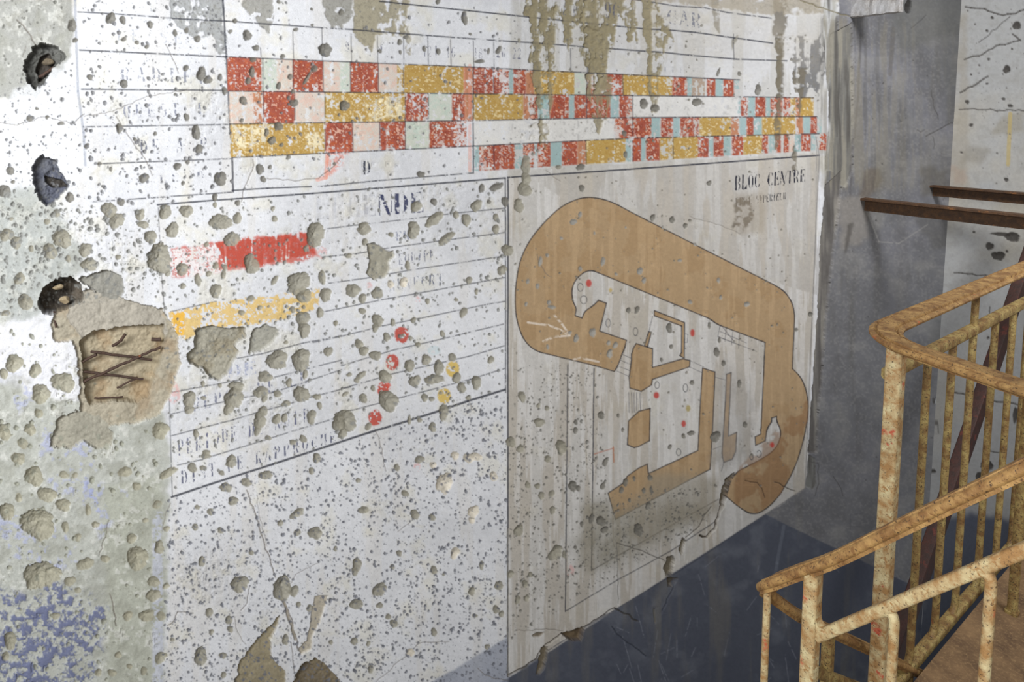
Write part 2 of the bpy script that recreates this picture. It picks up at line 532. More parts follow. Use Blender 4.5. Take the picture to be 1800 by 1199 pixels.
crack([(1602, 50), (1615, 40), (1628, 28)], 1.4, 0.002, (88, 86, 84))
crack([(1640, 240), (1643, 262)], 1.4, 0.002, (88, 86, 84))
line([(1612, 228), (1618, 232), (1625, 228)], 2, (88, 86, 88), 0.6, 0)
line([(1495, 930), (1495, 905), (1518, 902)], 1.2, (96, 96, 100), 0.7, 0); line([(1490, 926), (1512, 926)], 1.2, (96, 96, 100), 0.7, 0)
line([(1465, 838), (1478, 858), (1482, 872)], 1.4, (78, 76, 76), 0.7, 0)
crack([(1408, 1), (1480, 25), (1495, 30)], 2.2, 0.004, (120, 112, 88), 0.8)

sl, m = inpoly([(1440, 30), (1690, 45), (1672, 340), (1445, 330)], 10, 6)
a = blur(m.astype(np.float32), 8)
fade = np.clip(1.15 - (gx[sl[1]][None, :] - 1450) / 190, 0.15, 1)
put(sl, a * fade * np.clip((NS[sl] - 0.48) * 7, 0, 1) * 0.7, (132, 126, 112))
put(sl, a * fade * np.clip((0.47 - NS[sl]) * 7, 0, 1) * 0.6, (92, 89, 84))
# --- dark blue plinth of the stairwell -------------------------------------
dado = [(893, 1192), (1346, 904), (1400, 931), (1467, 963), (1530, 993), (1720, 1083), (1720, 1310), (700, 1310)]
sl, m = inpoly(dado, 4, 0.6)
a = blur(m.astype(np.float32), 1)
put(sl, a, (84, 88, 100))
put(sl, a * np.clip((NM[sl] - 0.55) * 5, 0, 1) * 0.55, (112, 116, 126))
put(sl, a * np.clip((NS2[sl] - 0.55) * 5, 0, 1) * 0.45, (120, 116, 108))
put(sl, a * np.clip((0.44 - NB[sl]) * 5, 0, 1) * 0.5, (70, 74, 88))
sl, m = inpoly([(893, 1120), (893, 1310), (640, 1310), (760, 1199)], 4, 2)
put(sl, blur(m.astype(np.float32), 2) * (0.55 + 0.4 * NM[sl]), (146, 152, 168))
for _ in range(46):
    x = rng.uniform(1060, 1460); y = rng.uniform(960, 1199)
    if y < 1192 - (x - 893) * 0.635 + 12: continue
    dx, dy = rng.uniform(-26, 26), rng.uniform(8, 60)
    line([(x, y), (x + dx * 0.5, y + dy * 0.5), (x + dx, y + dy)], rng.uniform(0.8, 1.8), (140, 144, 156), 0.4, 0.3)
line([(1378, 925), (1366, 990), (1360, 1030)], 5, (122, 128, 140), 0.4, 0.2)
line([(893, 1190), (985, 1130), (1200, 1000), (1346, 904)], 1.6, (70, 72, 84), 0.8, 0.2)

# --- third wall (right) --------------------------------------------------
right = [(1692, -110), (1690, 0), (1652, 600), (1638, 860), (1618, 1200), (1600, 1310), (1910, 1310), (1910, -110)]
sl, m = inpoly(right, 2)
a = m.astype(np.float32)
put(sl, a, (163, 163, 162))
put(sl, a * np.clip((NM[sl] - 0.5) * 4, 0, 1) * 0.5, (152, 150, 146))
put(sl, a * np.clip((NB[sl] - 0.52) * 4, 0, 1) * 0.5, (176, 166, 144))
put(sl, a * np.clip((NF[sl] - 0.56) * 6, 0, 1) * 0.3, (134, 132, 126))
region([(1640, 560), (1910, 480), (1910, 960), (1630, 930)], (136, 136, 136), 0.5, 20, 20)
region([(1628, 925), (1700, 900), (1910, 930), (1910, 1310), (1600, 1310)], (66, 72, 88), 0.9, 10, 6)
region([(1690, 30), (1700, 20), (1700, 330), (1672, 330)], (150, 142, 128), 0.5, 5, 4)
region([(1760, 205), (1800, 195), (1800, 230), (1740, 238)], (140, 134, 120), 0.6, 6, 4)
line([(1776, 200), (1772, 289)], 6, (176, 156, 96), 0.7, 0.05)
region([(1700, 255), (1740, 262), (1728, 285), (1690, 285)], (130, 124, 112), 0.5, 5, 4)
region([(1675, 290), (1700, 300), (1695, 325), (1675, 325)], (160, 140, 124), 0.5, 5, 4)
for (x, y, rx, ry) in ((1787, 45, 9, 7), (1770, 122, 7, 7), (1744, 31, 3, 3), (1735, 54, 3, 2.5), (1738, 104, 3, 2.5), (1764, 174, 3.5, 3), (1776, 186, 5, 3),
                       (1707, 220, 4, 3), (1700, 179, 4.5, 3.5), (1769, 316, 5, 3.5), (1707, 131, 2, 2), (1735, 147, 2.5, 2), (1779, 86, 2, 2), (1690, 268, 2.5, 2),
                       (1740, 433, 8, 6), (1755, 450, 11, 9), (1780, 417, 15, 8), (1762, 412, 18, 3.5), (1770, 442, 3, 2.5), (1712, 408, 2.5, 2.5), (1737, 594, 2.5, 3),
                       (1735, 818, 12, 9), (1722, 842, 8, 12), (1742, 850, 9, 7), (1712, 880, 14, 8), (1640, 828, 6, 4), (1785, 730, 5, 14)):
    crater(x, y, rx, ry, 0.1, (62, 58, 54), 0.18)
crater(1597, 12, 6, 14, 0, (50, 48, 46), 0.6)
for pts, w in (([(1697, 12), (1730, 16), (1762, 26), (1786, 25), (1801, 17), (1850, 10)], 3), ([(1695, 105), (1720, 98), (1751, 81), (1795, 70)], 2.6),
               ([(1688, 163), (1709, 151), (1737, 133)], 3), ([(1720, 75), (1745, 55), (1775, 30)], 1.6), ([(1686, 193), (1720, 192), (1800, 195), (1900, 196)], 2),
               ([(1780, 60), (1795, 72)], 3), ([(1775, 378), (1768, 402)], 2), ([(1740, 540), (1740, 556)], 2), ([(1677, 480), (1717, 484), (1830, 492)], 2.4),
               ([(1677, 690), (1715, 697), (1745, 704), (1790, 712)], 3), ([(1740, 793), (1762, 796)], 2.4), ([(1640, 700), (1650, 760)], 1.5)):
    crack(pts, w, 0.003, (74, 70, 66), 0.85)

# --- CHART: rules ----------------------------------------------------------
INK = (44, 47, 60)
line([(130, -110), (132, 0), (137, 160), (147, 233), (150, 290)], 4, (140, 146, 160), 0.6, 0.15)
line([(137, 21), (200, 24), (317, 33), (398, 37), (569, 49), (620, 52), (720, 60), (870, 71), (950, 76), (1025, 82), (1133, 90), (1164, 92), (1211, 97), (1294, 104), (1383, 107)], 2.2, INK, 0.85, 0.2)
line([(140, 88), (397, 100)], 2.4, INK, 0.85, 0.2)
line([(667, 2), (740, 10), (825, 19), (930, 30), (1000, 37), (1067, 44), (1133, 51), (1178, 53), (1222, 57), (1358, 76)], 2.2, INK, 0.9, 0.15)
line([(1100, -4), (1189, 11), (1239, 14), (1278, 22), (1355, 32)], 2, INK, 0.8, 0.3)
line([(143, 157), (397, 159)], 2.2, INK, 0.85, 0.2); line([(147, 223), (400, 219)], 2.2, INK, 0.8, 0.25)
line([(170, 288), (405, 279)], 2.2, INK, 0.8, 0.3); line([(160, 355), (277, 347), (407, 338)], 2.2, INK, 0.8, 0.35)
line([(277, 360), (378, 352), (550, 340), (700, 328), (888, 313)], 2.6, INK, 0.9, 0.1)
line([(389, -60), (392, 0), (398, 100), (404, 218), (408, 275), (410, 337)], 3, INK, 0.85, 0.15)
line([(408, 335), (470, 331), (547, 328)], 2.2, INK, 0.9, 0.15)
line([(560, 328), (660, 318), (745, 311), (832, 304)], 2.2, INK, 0.8, 0.35)
line([(832, 118), (832, 304)], 1.8, INK, 0.9, 0.15)
line([(893, 312), (1100, 298), (1440, 273)], 2.4, INK, 0.95, 0.05)
for x, y0_, y1_ in ((458, 84, 100), (515, 55, 102), (566, 50, 105), (617, 60, 110), (663, 62, 110), (709, 64, 112), (752, 64, 114), (792, 70, 116), (832, 72, 118), (868, 74, 119), (1003, 85, 126), (1032, 88, 128), (1289, 60, 105)):
    line([(x, y0_), (x + 1, y1_)], 1.4, INK, 0.75, 0.2)

rowpts = [
    ([400, 830, 950, 1290, 1440], [100, 118, 124, 140, 146]),
    ([402, 830, 1290, 1440], [160, 165, 170, 172]),
    ([404, 830, 1080, 1440], [218, 212, 207, 205]),
    ([408, 830, 1110, 1440], [277, 257, 243, 235]),
    ([408, 835, 1020, 1180, 1440], [320, 301, 289, 280, 264])]
def rowy(k, x): return float(np.interp(x, *rowpts[k]))
RED, ORG, YEL, PNK, GRN, CYA, WHT, BRN = (160, 74, 54), (180, 120, 86), (184, 150, 76), (206, 192, 178), (196, 200, 186), (142, 172, 172), (214, 212, 208), (158, 134, 112)
rowsC = [
    [(400, 460, RED), (460, 487, GRN), (487, 515, PNK), (515, 568, RED), (568, 598, PNK), (598, 616, GRN), (616, 665, RED), (665, 698, PNK), (698, 709, YEL, .5), (710, 816, YEL), (816, 831, ORG, .2),
     (832, 867, RED, .15), (868, 895, RED, .5), (895, 903, CYA), (903, 925, RED, .2), (925, 940, ORG), (940, 1010, YEL), (1010, 1030, GRN), (1032, 1045, RED, .6), (1045, 1068, BRN, .4), (1068, 1095, RED, .2),
     (1095, 1172, YEL), (1172, 1182, YEL, .4), (1182, 1208, RED, .25), (1208, 1216, CYA), (1216, 1240, BRN, .3), (1243, 1258, RED), (1258, 1272, CYA), (1272, 1290, RED), (1290, 1300, CYA, .6)],
    [(403, 445, PNK), (445, 462, ORG, .5), (463, 518, RED), (518, 570, PNK), (571, 712, YEL, .2), (712, 753, RED, .35), (753, 795, GRN), (795, 818, RED, .2), (818, 831, ORG, .15), (833, 920, YEL), (920, 932, ORG, .3),
     (932, 946, RED, .6), (946, 967, CYA), (967, 1000, RED, .1), (1000, 1010, CYA), (1010, 1030, RED, .1), (1031, 1073, RED, .1), (1073, 1088, CYA), (1089, 1101, RED), (1101, 1112, RED, .6), (1113, 1297, WHT),
     (1297, 1303, CYA, .5), (1303, 1315, RED, .5), (1315, 1328, CYA), (1328, 1346, RED, .1), (1346, 1355, CYA), (1355, 1375, RED, .3), (1377, 1390, RED, .6), (1390, 1399, YEL, .3), (1399, 1408, ORG), (1408, 1430, YEL)],
    [(405, 571, YEL, .15), (572, 620, RED, .1), (620, 667, PNK), (668, 712, RED, .15), (713, 755, GRN), (755, 795, RED, .2), (795, 820, RED, .6), (833, 1095, WHT), (1080, 1097, RED, .6), (1097, 1145, RED, .15), (1145, 1160, CYA),
     (1162, 1183, RED, .15), (1183, 1195, CYA), (1196, 1218, RED, .2), (1218, 1230, RED, .6), (1230, 1285, YEL), (1285, 1300, ORG, .3), (1300, 1313, CYA), (1313, 1325, RED), (1325, 1340, CYA), (1340, 1398, YEL, .1), (1400, 1412, ORG),
     (1412, 1425, CYA), (1425, 1436, RED), (1436, 1444, CYA, .5)],
    [(834, 843, CYA, .3), (843, 905, RED, .25), (905, 945, CYA, .45), (920, 940, RED, .6), (945, 968, RED, .25), (968, 988, CYA), (988, 1015, RED, .05), (1015, 1030, ORG), (1030, 1100, YEL), (1100, 1110, CYA, .2), (1112, 1127, RED),
     (1127, 1135, CYA), (1136, 1160, RED, .05), (1160, 1182, YEL, .3), (1183, 1227, YEL), (1227, 1246, RED, .3), (1246, 1255, CYA), (1255, 1272, RED, .1), (1272, 1285, CYA), (1287, 1307, RED, .2), (1307, 1340, YEL), (1340, 1350, RED, .3),
     (1352, 1362, CYA), (1364, 1373, RED, .2), (1378, 1387, RED, .1), (1387, 1397, PNK), (1397, 1408, CYA), (1409, 1425, RED, .2), (1425, 1433, CYA), (1440, 1452, RED, .3)]]
for k, cells in enumerate(rowsC):
    for c in cells:
        x0_, x1_, col = c[:3]; wr = c[3] if len(c) > 3 else 0.06
        P = [(x0_, rowy(k, x0_)), (x1_, rowy(k, x1_)), (x1_, rowy(k + 1, x1_)), (x0_, rowy(k + 1, x0_))]
        isred = col in (RED, ORG, YEL)
        if isred: poly(P, {RED: (196, 148, 128), ORG: (206, 170, 146), YEL: (212, 198, 156)}[col], 0.62 if wr < .3 else 0.3, wear=0.1, wearn=NF)
        poly(P, col, 0.93 if isred else 0.8, wear=wr + (0.04 if isred else 0.05), wob=0.8, wearn=(NX * 0.35 + NF * 0.35 + NS * 0.3))
        if col in (PNK, GRN): poly(P, (212, 150, 128) if col == PNK else (150, 182, 168), 0.3, wear=0.7)
        if col == RED: poly(P, (128, 54, 40), 0.6, wear=0.62); poly(P, (196, 104, 62), 0.5, wear=0.72, wearn=NX); poly(P, (226, 190, 172), 0.6, wear=0.93)
        if col == YEL: poly(P, (160, 122, 58), 0.45, wear=0.55, wearn=NX * .5 + NF * .5); poly(P, (230, 214, 168), 0.6, wear=0.93)
# flaked white patches inside the older cells
for P in ([(640, 175), (690, 172), (712, 190), (705, 205), (650, 212)], [(540, 235), (562, 232), (568, 260), (548, 268)], [(405, 225), (470, 222), (470, 240), (440, 262), (420, 260)]):
    poly(P, (232, 222, 190), 0.8, wear=0.5, wob=5)
for pts in DRIPS: stain(pts, (146, 136, 108), 0.85, 7, 0.42, 0.0015, NF * 0.4 + NS * 0.6)
stain([(1362, 60), (1384, 60), (1374, 120), (1374, 240), (1362, 270), (1366, 120)], (118, 110, 92), 0.8, 3, 0.3)
stain([(1396, 120), (1420, 120), (1408, 200), (1404, 300), (1396, 300)], (112, 104, 88), 0.8, 4, 0.3)
# red runs under the chart
for P in ([(575, 265), (615, 262), (600, 290), (585, 305), (572, 312)],):
    poly(P, (214, 120, 96), 0.6, wear=0.3, wob=4, soft=2)
line([(576, 265), (573, 312), (558, 316)], 6, (222, 150, 128), 0.6, 0.2)
line([(826, 115), (826, 300)], 5, (224, 150, 130), 0.45, 0.2); line([(816, 120), (819, 215)], 4, (214, 140, 110), 0.4, 0.2)
for k, (a_, b_) in enumerate(((400, 1300), (402, 1430), (404, 1436), (408, 1440))):
    xs = np.linspace(a_, b_, 30)
    line([(x, rowy(k, x)) for x in xs], 1.9, INK, 0.8, 0.25)
for k, xs in enumerate(((462, 515, 568, 616, 665, 709, 832, 868, 1032, 1095), (463, 518, 571, 712, 753, 832, 1031, 1112), (571, 620, 667, 712, 832, 1112), (832, 868, 1030, 1112, 1183))):
    for x in xs: line([(x, rowy(k, x)), (x + 0.5, rowy(k + 1, x))], 1.6, INK, 0.7, 0.25)
line([(1434, 240), (1440, 273), (1415, 858), (1346, 904)], 1.5, (120, 118, 118), 0.7, 0.1)
line([(1436, 240), (1434, 420), (1424, 640)], 1.2, (120, 118, 116), 0.5, 0.3)

# --- stencil lettering -----------------------------------------------------
def R_(x0, x1, y0=0, y1=1): return [(x0, y0), (x1, y0), (x1, y1), (x0, y1)]
def arc(cx, cy, rx, ry, a0, a1, t0, t1=None, n=10):
    """thick arc; t = half thickness at middle, thin at the ends"""
    o, i = [], []
    for k in range(n + 1):
        s = k / n; a = math.radians(a0 + (a1 - a0) * s); w = 0.03 + (t0 - 0.03) * math.sin(math.pi * s)
        o.append((cx + (rx + w) * math.cos(a), cy + (ry + 0.02) * math.sin(a))); i.append((cx + (rx - w) * math.cos(a), cy + (ry - 0.02) * math.sin(a)))
    return o + i[::-1]
GL = {
    'B': [R_(.08, .34), arc(.5, .26, .26, .24, -80, 80, .1), arc(.52, .76, .3, .22, -80, 80, .11)],
    'L': [R_(.12, .38), [(.5, .94), (.9, .7), (.9, 1), (.12, 1), (.12, .96)]],
    'O': [arc(.5, .5, .32, .48, 105, 255, .13), arc(.5, .5, .32, .48, -75, 75, .13)],
    'C': [arc(.52, .5, .34, .48, 100, 260, .14), [(.66, .05), (.86, .05), (.86, .3), (.8, .3)], [(.66, .95), (.86, .95), (.86, .72), (.8, .72)]],
    'E': [R_(.1, .36), [(.44, 0), (.84, 0), (.84, .26), (.78, .05), (.44, .04)], [(.44, 1), (.88, 1), (.88, .7), (.8, .95), (.44, .96)], [(.46, .46), (.64, .36), (.64, .64), (.46, .52)]],
    'N': [[(.06, 0), (.32, 0), (.82, 1), (.62, 1)], R_(.06, .12, .1, 1), R_(.84, .9, 0, .9)],
    'T': [R_(.36, .62), [(.02, 0), (.3, 0), (.1, .06), (.05, .24), (.02, .24)], [(.98, 0), (.7, 0), (.9, .06), (.95, .24), (.98, .24)]],
    'R': [R_(.08, .34), arc(.5, .26, .26, .24, -80, 80, .1), [(.48, .54), (.64, .54), (.9, 1), (.66, 1)]],
    'A': [[(.42, 0), (.58, 0), (.95, 1), (.68, 1)], [(.4, .1), (.44, .2), (.16, 1), (.06, 1)], R_(.28, .5, .66, .7)],
    'G': [arc(.52, .5, .34, .48, 100, 260, .14), [(.66, .05), (.84, .05), (.84, .28), (.78, .28)], R_(.64, .86, .56, 1)],
    'S': [arc(.5, .27, .28, .24, 90, 290, .1), arc(.5, .73, .3, .25, -90, 110, .1)],
    'U': [R_(.1, .36, 0, .75), arc(.48, .72, .26, .26, 20, 160, .05), R_(.74, .82, 0, .78)],
    'P': [R_(.1, .36), arc(.52, .28, .28, .26, -80, 80, .12)],
    'I': [R_(.34, .64)],
    'D': [R_(.06, .34), arc(.46, .5, .34, .48, -78, 78, .14)],
    'Q': [arc(.5, .5, .32, .46, 105, 255, .13), arc(.5, .5, .32, .46, -75, 75, .13), [(.5, .8), (.66, .8), (.9, 1.1), (.7, 1.1)]],
    'F': [R_(.1, .36), [(.44, 0), (.84, 0), (.84, .26), (.78, .05), (.44, .04)], [(.46, .46), (.64, .36), (.64, .64), (.46, .52)]],
    'H': [R_(.06, .3), R_(.66, .9), R_(.34, .62, .46, .52)],
    'M': [R_(.04, .12), [(.14, 0), (.34, 0), (.54, .85), (.48, 1)], R_(.72, .96)],
    'V': [[(.04, 0), (.32, 0), (.6, 1), (.46, 1)], [(.86, 0), (.94, 0), (.62, .9), (.58, .8)]],
    '0': [arc(.5, .5, .26, .48, 105, 255, .12), arc(.5, .5, .26, .48, -75, 75, .12)],
    '1': [R_(.38, .62), [(.2, .2), (.34, .04), (.34, .14)]],
    '2': [arc(.48, .3, .28, .28, 180, 380, .08), [(.7, .45), (.8, .5), (.35, .92), (.15, .95)], R_(.15, .85, .88, 1)],
    '6': [arc(.5, .5, .3, .48, 100, 260, .13), arc(.5, .7, .26, .26, -90, 90, .1), arc(.6, .2, .2, .18, -100, -20, .06)],
    '8': [arc(.5, .27, .24, .24, 0, 360, .06, n=18), arc(.5, .74, .28, .25, 0, 360, .08, n=18)],
    '9': [arc(.5, .5, .3, .48, -80, 80, .13), arc(.5, .3, .26, .26, 90, 270, .1), arc(.4, .8, .2, .18, 80, 160, .06)],
}
def text(s, a, b, h, col=(50, 54, 74), alpha=0.9, wear=0.3, fill=0.9, faint=None, wn=None):
    """s written with its baseline-top running from a to b (letter tops), h = letter height at both ends"""
    n = len(s)
    h0, h1 = h if isinstance(h, tuple) else (h, h)
    for i, ch in enumerate(s):
        if ch not in GL: continue
        t0, t1 = i / n, (i + fill) / n
        q = lambda t: (a[0] + (b[0] - a[0]) * t, a[1] + (b[1] - a[1]) * t)
        p0, p1 = q(t0), q(t1); ha = h0 + (h1 - h0) * t0; hb = h0 + (h1 - h0) * t1
        lean = -0.05 * (p0[0] - 900) / 800
        al = alpha if faint is None else alpha * faint[i]
        for g in GL[ch]:
            P = []
            for (x, y) in g:
                X = p0[0] + (p1[0] - p0[0]) * x + lean * y * ha
                Y = p0[1] + (p1[1] - p0[1]) * x + (ha + (hb - ha) * x) * y
                P.append((X, Y))
            poly(P, col, min(1, al * 1.15), wear=wear * 0.7, wob=0.3, wearn=wn if wn is not None else NX * .5 + NF * .5, soft=0)


text('BLOC CENTRE', (1292, 309), (1418, 297), (26, 22), (34, 36, 50), 1.0, 0.04, 0.94)
text('ETAGE SUPERIEUR', (1293, 348), (1383, 338), (15, 12), (36, 38, 46), 1.0, 0.05, 0.94)
text('LEGENDE', (553, 349), (748, 337), (38, 36), (66, 70, 98), 0.9, 0.2, 0.96, [.12, .15, .2, .3, 1, .95, .9])
text('D', (638, 283), (652, 282), 24, (60, 64, 78), 0.9, 0.15, 0.95)
text('ER', (695, 408), (722, 404), 16, (120, 126, 150), 0.7, 0.4)
text('EQUIPE', (700, 446), (766, 438), 20, (96, 100, 122), 0.7, 0.45, 0.8)
text('RENFORT', (684, 492), (782, 480), (20, 18), (92, 98, 120), 0.8, 0.35, 0.8, [.4, .6, .5, .7, .9, 1, 1])
text('DE', (400, 642), (455, 634), 22, (150, 156, 180), 0.7, 0.5)
text('REPOS DE LE', (338, 700), (545, 650), (24, 22), (110, 114, 136), 0.75, 0.5, 0.75)
text('PERIODE DE NUIT', (312, 774), (545, 716), (28, 24), (92, 96, 124), 0.8, 0.4, 0.7)
text('DIST DE RAPPROCHES', (318, 828), (612, 752), (26, 18), (88, 92, 116), 0.8, 0.4, 0.7)
text('RADIER', (212, 118), (376, 122), (24, 26), (120, 124, 140), 0.7, 0.55, 0.6)
text('OUEST I', (216, 184), (366, 180), (24, 22), (120, 124, 142), 0.75, 0.55, 0.6)
text('DE A P', (246, 246), (372, 240), (26, 24), (100, 104, 120), 0.8, 0.5, 0.62)
text('LE D', (280, 308), (368, 300), (14, 14), (110, 114, 130), 0.8, 0.5, 0.6)
text('LE SE', (205, 50), (330, 56), (22, 22), (170, 174, 184), 0.7, 0.5, 0.6)
for s, x, y in (('9', 606, 72), ('9', 664, 76), ('12', 742, 80), ('14', 762, 80), ('16', 784, 82), ('18', 832, 84), ('20', 872, 82), ('22', 900, 84)):
    text(s, (x, y), (x + 9 * len(s), y + 1), 19, (104, 106, 124), 0.8, 0.4, 0.9)
text('E P', (990, 6), (1016, 8), 20, (96, 98, 112), 0.6, 0.5)
text('OC', (1063, 2), (1092, 5), 30, (92, 94, 110), 0.75, 0.45, 0.85)
text('CAR', (1172, 16), (1236, 24), 26, (110, 112, 124), 0.75, 0.5, 0.85)
text('I I I', (1166, 116), (1200, 118), 10, (140, 142, 150), 0.6, 0.4)

# --- LEGEND ----------------------------------------------------------------
line([(278, 360), (283, 470), (295, 620), (303, 872)], 1.6, INK, 0.7, 0.3)
line([(888, 313), (889, 520), (889, 690)], 1.8, INK, 0.9, 0.1)
line([(893, 312), (893, 700), (893, 1190)], 2.2, INK, 0.95, 0.03)
for q in ([(576, 402), (624, 396), (720, 385), (806, 374), (888, 366)], [(566, 452), (626, 446), (688, 435), (800, 420), (886, 409)],
          [(578, 498), (644, 489), (726, 474), (888, 450)], [(570, 548), (633, 535), (683, 525), (887, 488)], [(550, 602), (597, 592), (673, 573), (737, 560), (857, 535), (887, 530)],
          [(600, 643), (693, 615), (760, 600), (885, 570)], [(600, 683), (655, 668), (690, 657), (823, 627), (887, 608)], [(616, 722), (708, 698), (827, 667), (887, 648)],
          [(417, 630), (460, 622), (533, 603), (600, 590)], [(483, 663), (600, 633)], [(300, 690), (420, 668)],
          [(300, 728), (420, 700), (480, 690), (600, 650)], [(302, 766), (340, 756), (410, 738), (456, 724), (494, 714), (544, 699), (616, 680)],
          [(312, 818), (356, 808), (380, 800), (464, 774), (540, 750), (594, 734)], [(300, 548), (380, 530)], [(290, 436), (300, 434)]):
    line(q, 1.9, INK, 0.75, 0.3)
line([(302, 874), (480, 816), (650, 760), (717, 740), (773, 722), (823, 705), (888, 685)], 3.4, INK, 0.9, 0.05)
RB = [(300, 438), (367, 428), (423, 418), (538, 408), (563, 450), (533, 458), (450, 470), (300, 490)]
YB = [(297, 548), (380, 532), (473, 520), (560, 506), (560, 545), (477, 567), (360, 578), (330, 597), (303, 592)]
poly(RB, (190, 82, 66), 0.85, wear=0.22, wob=5, wearn=NF * 0.4 + NX * 0.35 + NS * 0.25, soft=2)
poly([(300, 438), (380, 430), (390, 480), (300, 490)], (224, 222, 222), 0.9, wear=0.5, wob=4)
poly([(378, 427), (540, 409), (556, 445), (450, 468), (400, 470)], (182, 76, 60), 0.9, wear=0.1, wob=3, wearn=NS)
poly(YB, (212, 178, 98), 0.85, wear=0.3, wob=4, wearn=NF * 0.6 + NX * 0.4)
poly([(303, 550), (325, 548), (325, 590), (305, 590)], (222, 170, 50), 0.8, wear=0.2, wob=3)
RDOT = [(706, 589, 13, 15), (690, 637, 12, 14), (673, 684, 10, 13), (659, 734, 12, 14)]
YDOT = [(796, 649, 12, 14), (781, 696, 12, 14)]
def ell(x, y, rx, ry, n=20): return [(x + rx * math.cos(6.2832 * i / n), y + ry * math.sin(6.2832 * i / n)) for i in range(n)]
for d_ in RDOT: poly(ell(*d_), (186, 78, 64), 0.95, wear=0.16, wob=1.5)
poly(ell(683, 679, 4, 7), (204, 84, 66), 0.9, wear=0.2, wob=1)
for d_ in YDOT: poly(ell(*d_), (212, 182, 92), 0.92, wear=0.12, wob=0.8)
poly(ell(763, 616, 12, 8), (200, 214, 218), 0.8, wear=0.2)
for x, y, r_ in ((305, 690, 14), (567, 445, 8), (735, 527, 4), (650, 504, 5), (1003, 1003, 8), (733, 820, 6)):
    poly(ell(x, y, r_, r_ * 1.4), (214, 150, 146), 0.5, wear=0.4, wob=3)

# --- MAP of the fort ----------------------------------------------------------
TAN = (172, 145, 110)
OUT = [(1027, 346), (1057, 349), (1080, 357), (1113, 375), (1363, 502), (1380, 513), (1393, 533), (1397, 553), (1393, 648), (1408, 663), (1418, 687), (1421, 713), (1418, 747), (1410, 783), (1397, 823), (1373, 867), (1353, 890), (1333, 903), (1317, 903), (1297, 890), (1277, 873),
       (1282, 853), (1287, 840), (1297, 828), (1333, 810), (1357, 795), (1370, 777), (1373, 757), (1365, 740), (1365, 732), (1356, 735), (1356, 742), (1348, 753), (1345, 775), (1328, 783), (1327, 768), (1337, 763), (1345, 602), (1260, 570), (1247, 560), (1060, 483), (1040, 475), (1027, 478), (1010, 493), (1004, 513), (1008, 533), (1013, 542), (1011, 555), (1023, 559), (1028, 547), (1043, 537), (1052, 528), (1066, 533), (1054, 582), (1101, 598), (1098, 613), (1093, 623), (1090, 633), (1085, 645), (1080, 653), (1047, 643), (940, 617), (920, 597), (907, 560), (905, 513), (913, 460), (930, 423), (957, 390), (990, 360)]
SH = [[(1118, 604), (1147, 613), (1147, 646), (1200, 631), (1213, 634), (1212, 645), (1147, 667), (1145, 677), (1127, 688), (1107, 682), (1106, 663), (1110, 633), (1110, 623), (1113, 613)],
      [(1150, 546), (1203, 567), (1203, 630), (1195, 625), (1198, 620), (1198, 573), (1150, 555)],
      [(1140, 583), (1145, 584), (1138, 610), (1133, 608)],
      [(1235, 647), (1257, 654), (1253, 747), (1248, 825), (1082, 913), (1069, 867), (1095, 850), (1103, 837), (1123, 823), (1138, 816), (1140, 833), (1227, 792), (1230, 727)],
      [(1277, 658), (1285, 655), (1280, 767), (1295, 760), (1293, 793), (1287, 807), (1272, 813), (1269, 797), (1275, 707)],
      [(1105, 740), (1123, 723), (1143, 718), (1142, 775), (1123, 785), (1115, 787), (1103, 782)]]
def smooth_closed(P, it=3):
    for _ in range(it):
        Q = []
        n = len(P)
        for i in range(n):
            a, b, c = np.array(P[i - 1]), np.array(P[i]), np.array(P[(i + 1) % n])
            u, v = b - a, c - b
            lu, lv = np.linalg.norm(u), np.linalg.norm(v)
            ang = math.degrees(math.acos(max(-1, min(1, float(u @ v) / (lu * lv + 1e-9)))))
            if 3 < ang < 44:
                k = 0.25 * min(lu, lv)
                Q.append(tuple(b - u / lu * k)); Q.append(tuple(b + v / lv * k))
            else: Q.append(tuple(b))
        P = Q
    return P
OUT = smooth_closed(OUT)
for P in [OUT] + SH:
    poly(P, TAN, 0.97)
    poly(P, (160, 130, 93), 0.40, wear=0.55, wearn=NM, soft=1)
    poly(P, (190, 162, 126), 0.45, wear=0.7, wearn=NS)
    line(P + [P[0]], 1.7, (58, 54, 56), 0.92, 0.0)
poly([(1290, 850), (1300, 820), (1420, 700), (1421, 760), (1373, 867), (1333, 903), (1290, 885)], (150, 112, 78), 0.55, wear=0.35, wearn=NM, soft=2)
line([(998, 640), (996, 860), (994, 1075)], 1.7, INK, 0.9, 0.05); line([(1044, 648), (1042, 830), (1040, 1003)], 1.7, INK, 0.9, 0.05)
line([(1040, 1003), (1195, 915), (1262, 878)], 1.6, INK, 0.8, 0.2); line([(994, 1075), (1085, 1020), (1180, 968), (1260, 915)], 1.6, INK, 0.8, 0.2)
for q in ([(1093, 623), (1110, 630)], [(1090, 633), (1109, 641)], [(1085, 643), (1108, 652)], [(1084, 652), (1106, 662)], [(1213, 634), (1237, 645)], [(1212, 645), (1234, 655)], [(1257, 663), (1275, 668)],
          [(1105, 690), (1106, 725)], [(1110, 690), (1111, 725)], [(1114, 690), (1115, 725)], [(1119, 690), (1119, 722)], [(1125, 690), (1126, 722)], [(1147, 556), (1139, 590)],
          [(1265, 573), (1262, 592), (1300, 607)], [(1276, 578), (1274, 600)], [(1288, 582), (1286, 606)], [(1300, 587), (1298, 612)], [(1264, 582), (1312, 603)], [(1267, 571), (1290, 600)], [(1263, 592), (1330, 618)],
          [(1205, 587), (1209, 588), (1208, 602), (1204, 602)], [(1272, 813), (1268, 828)], [(1253, 790), (1268, 784)]):
    line(q, 1.1, (84, 84, 90), 0.7, 0.15)
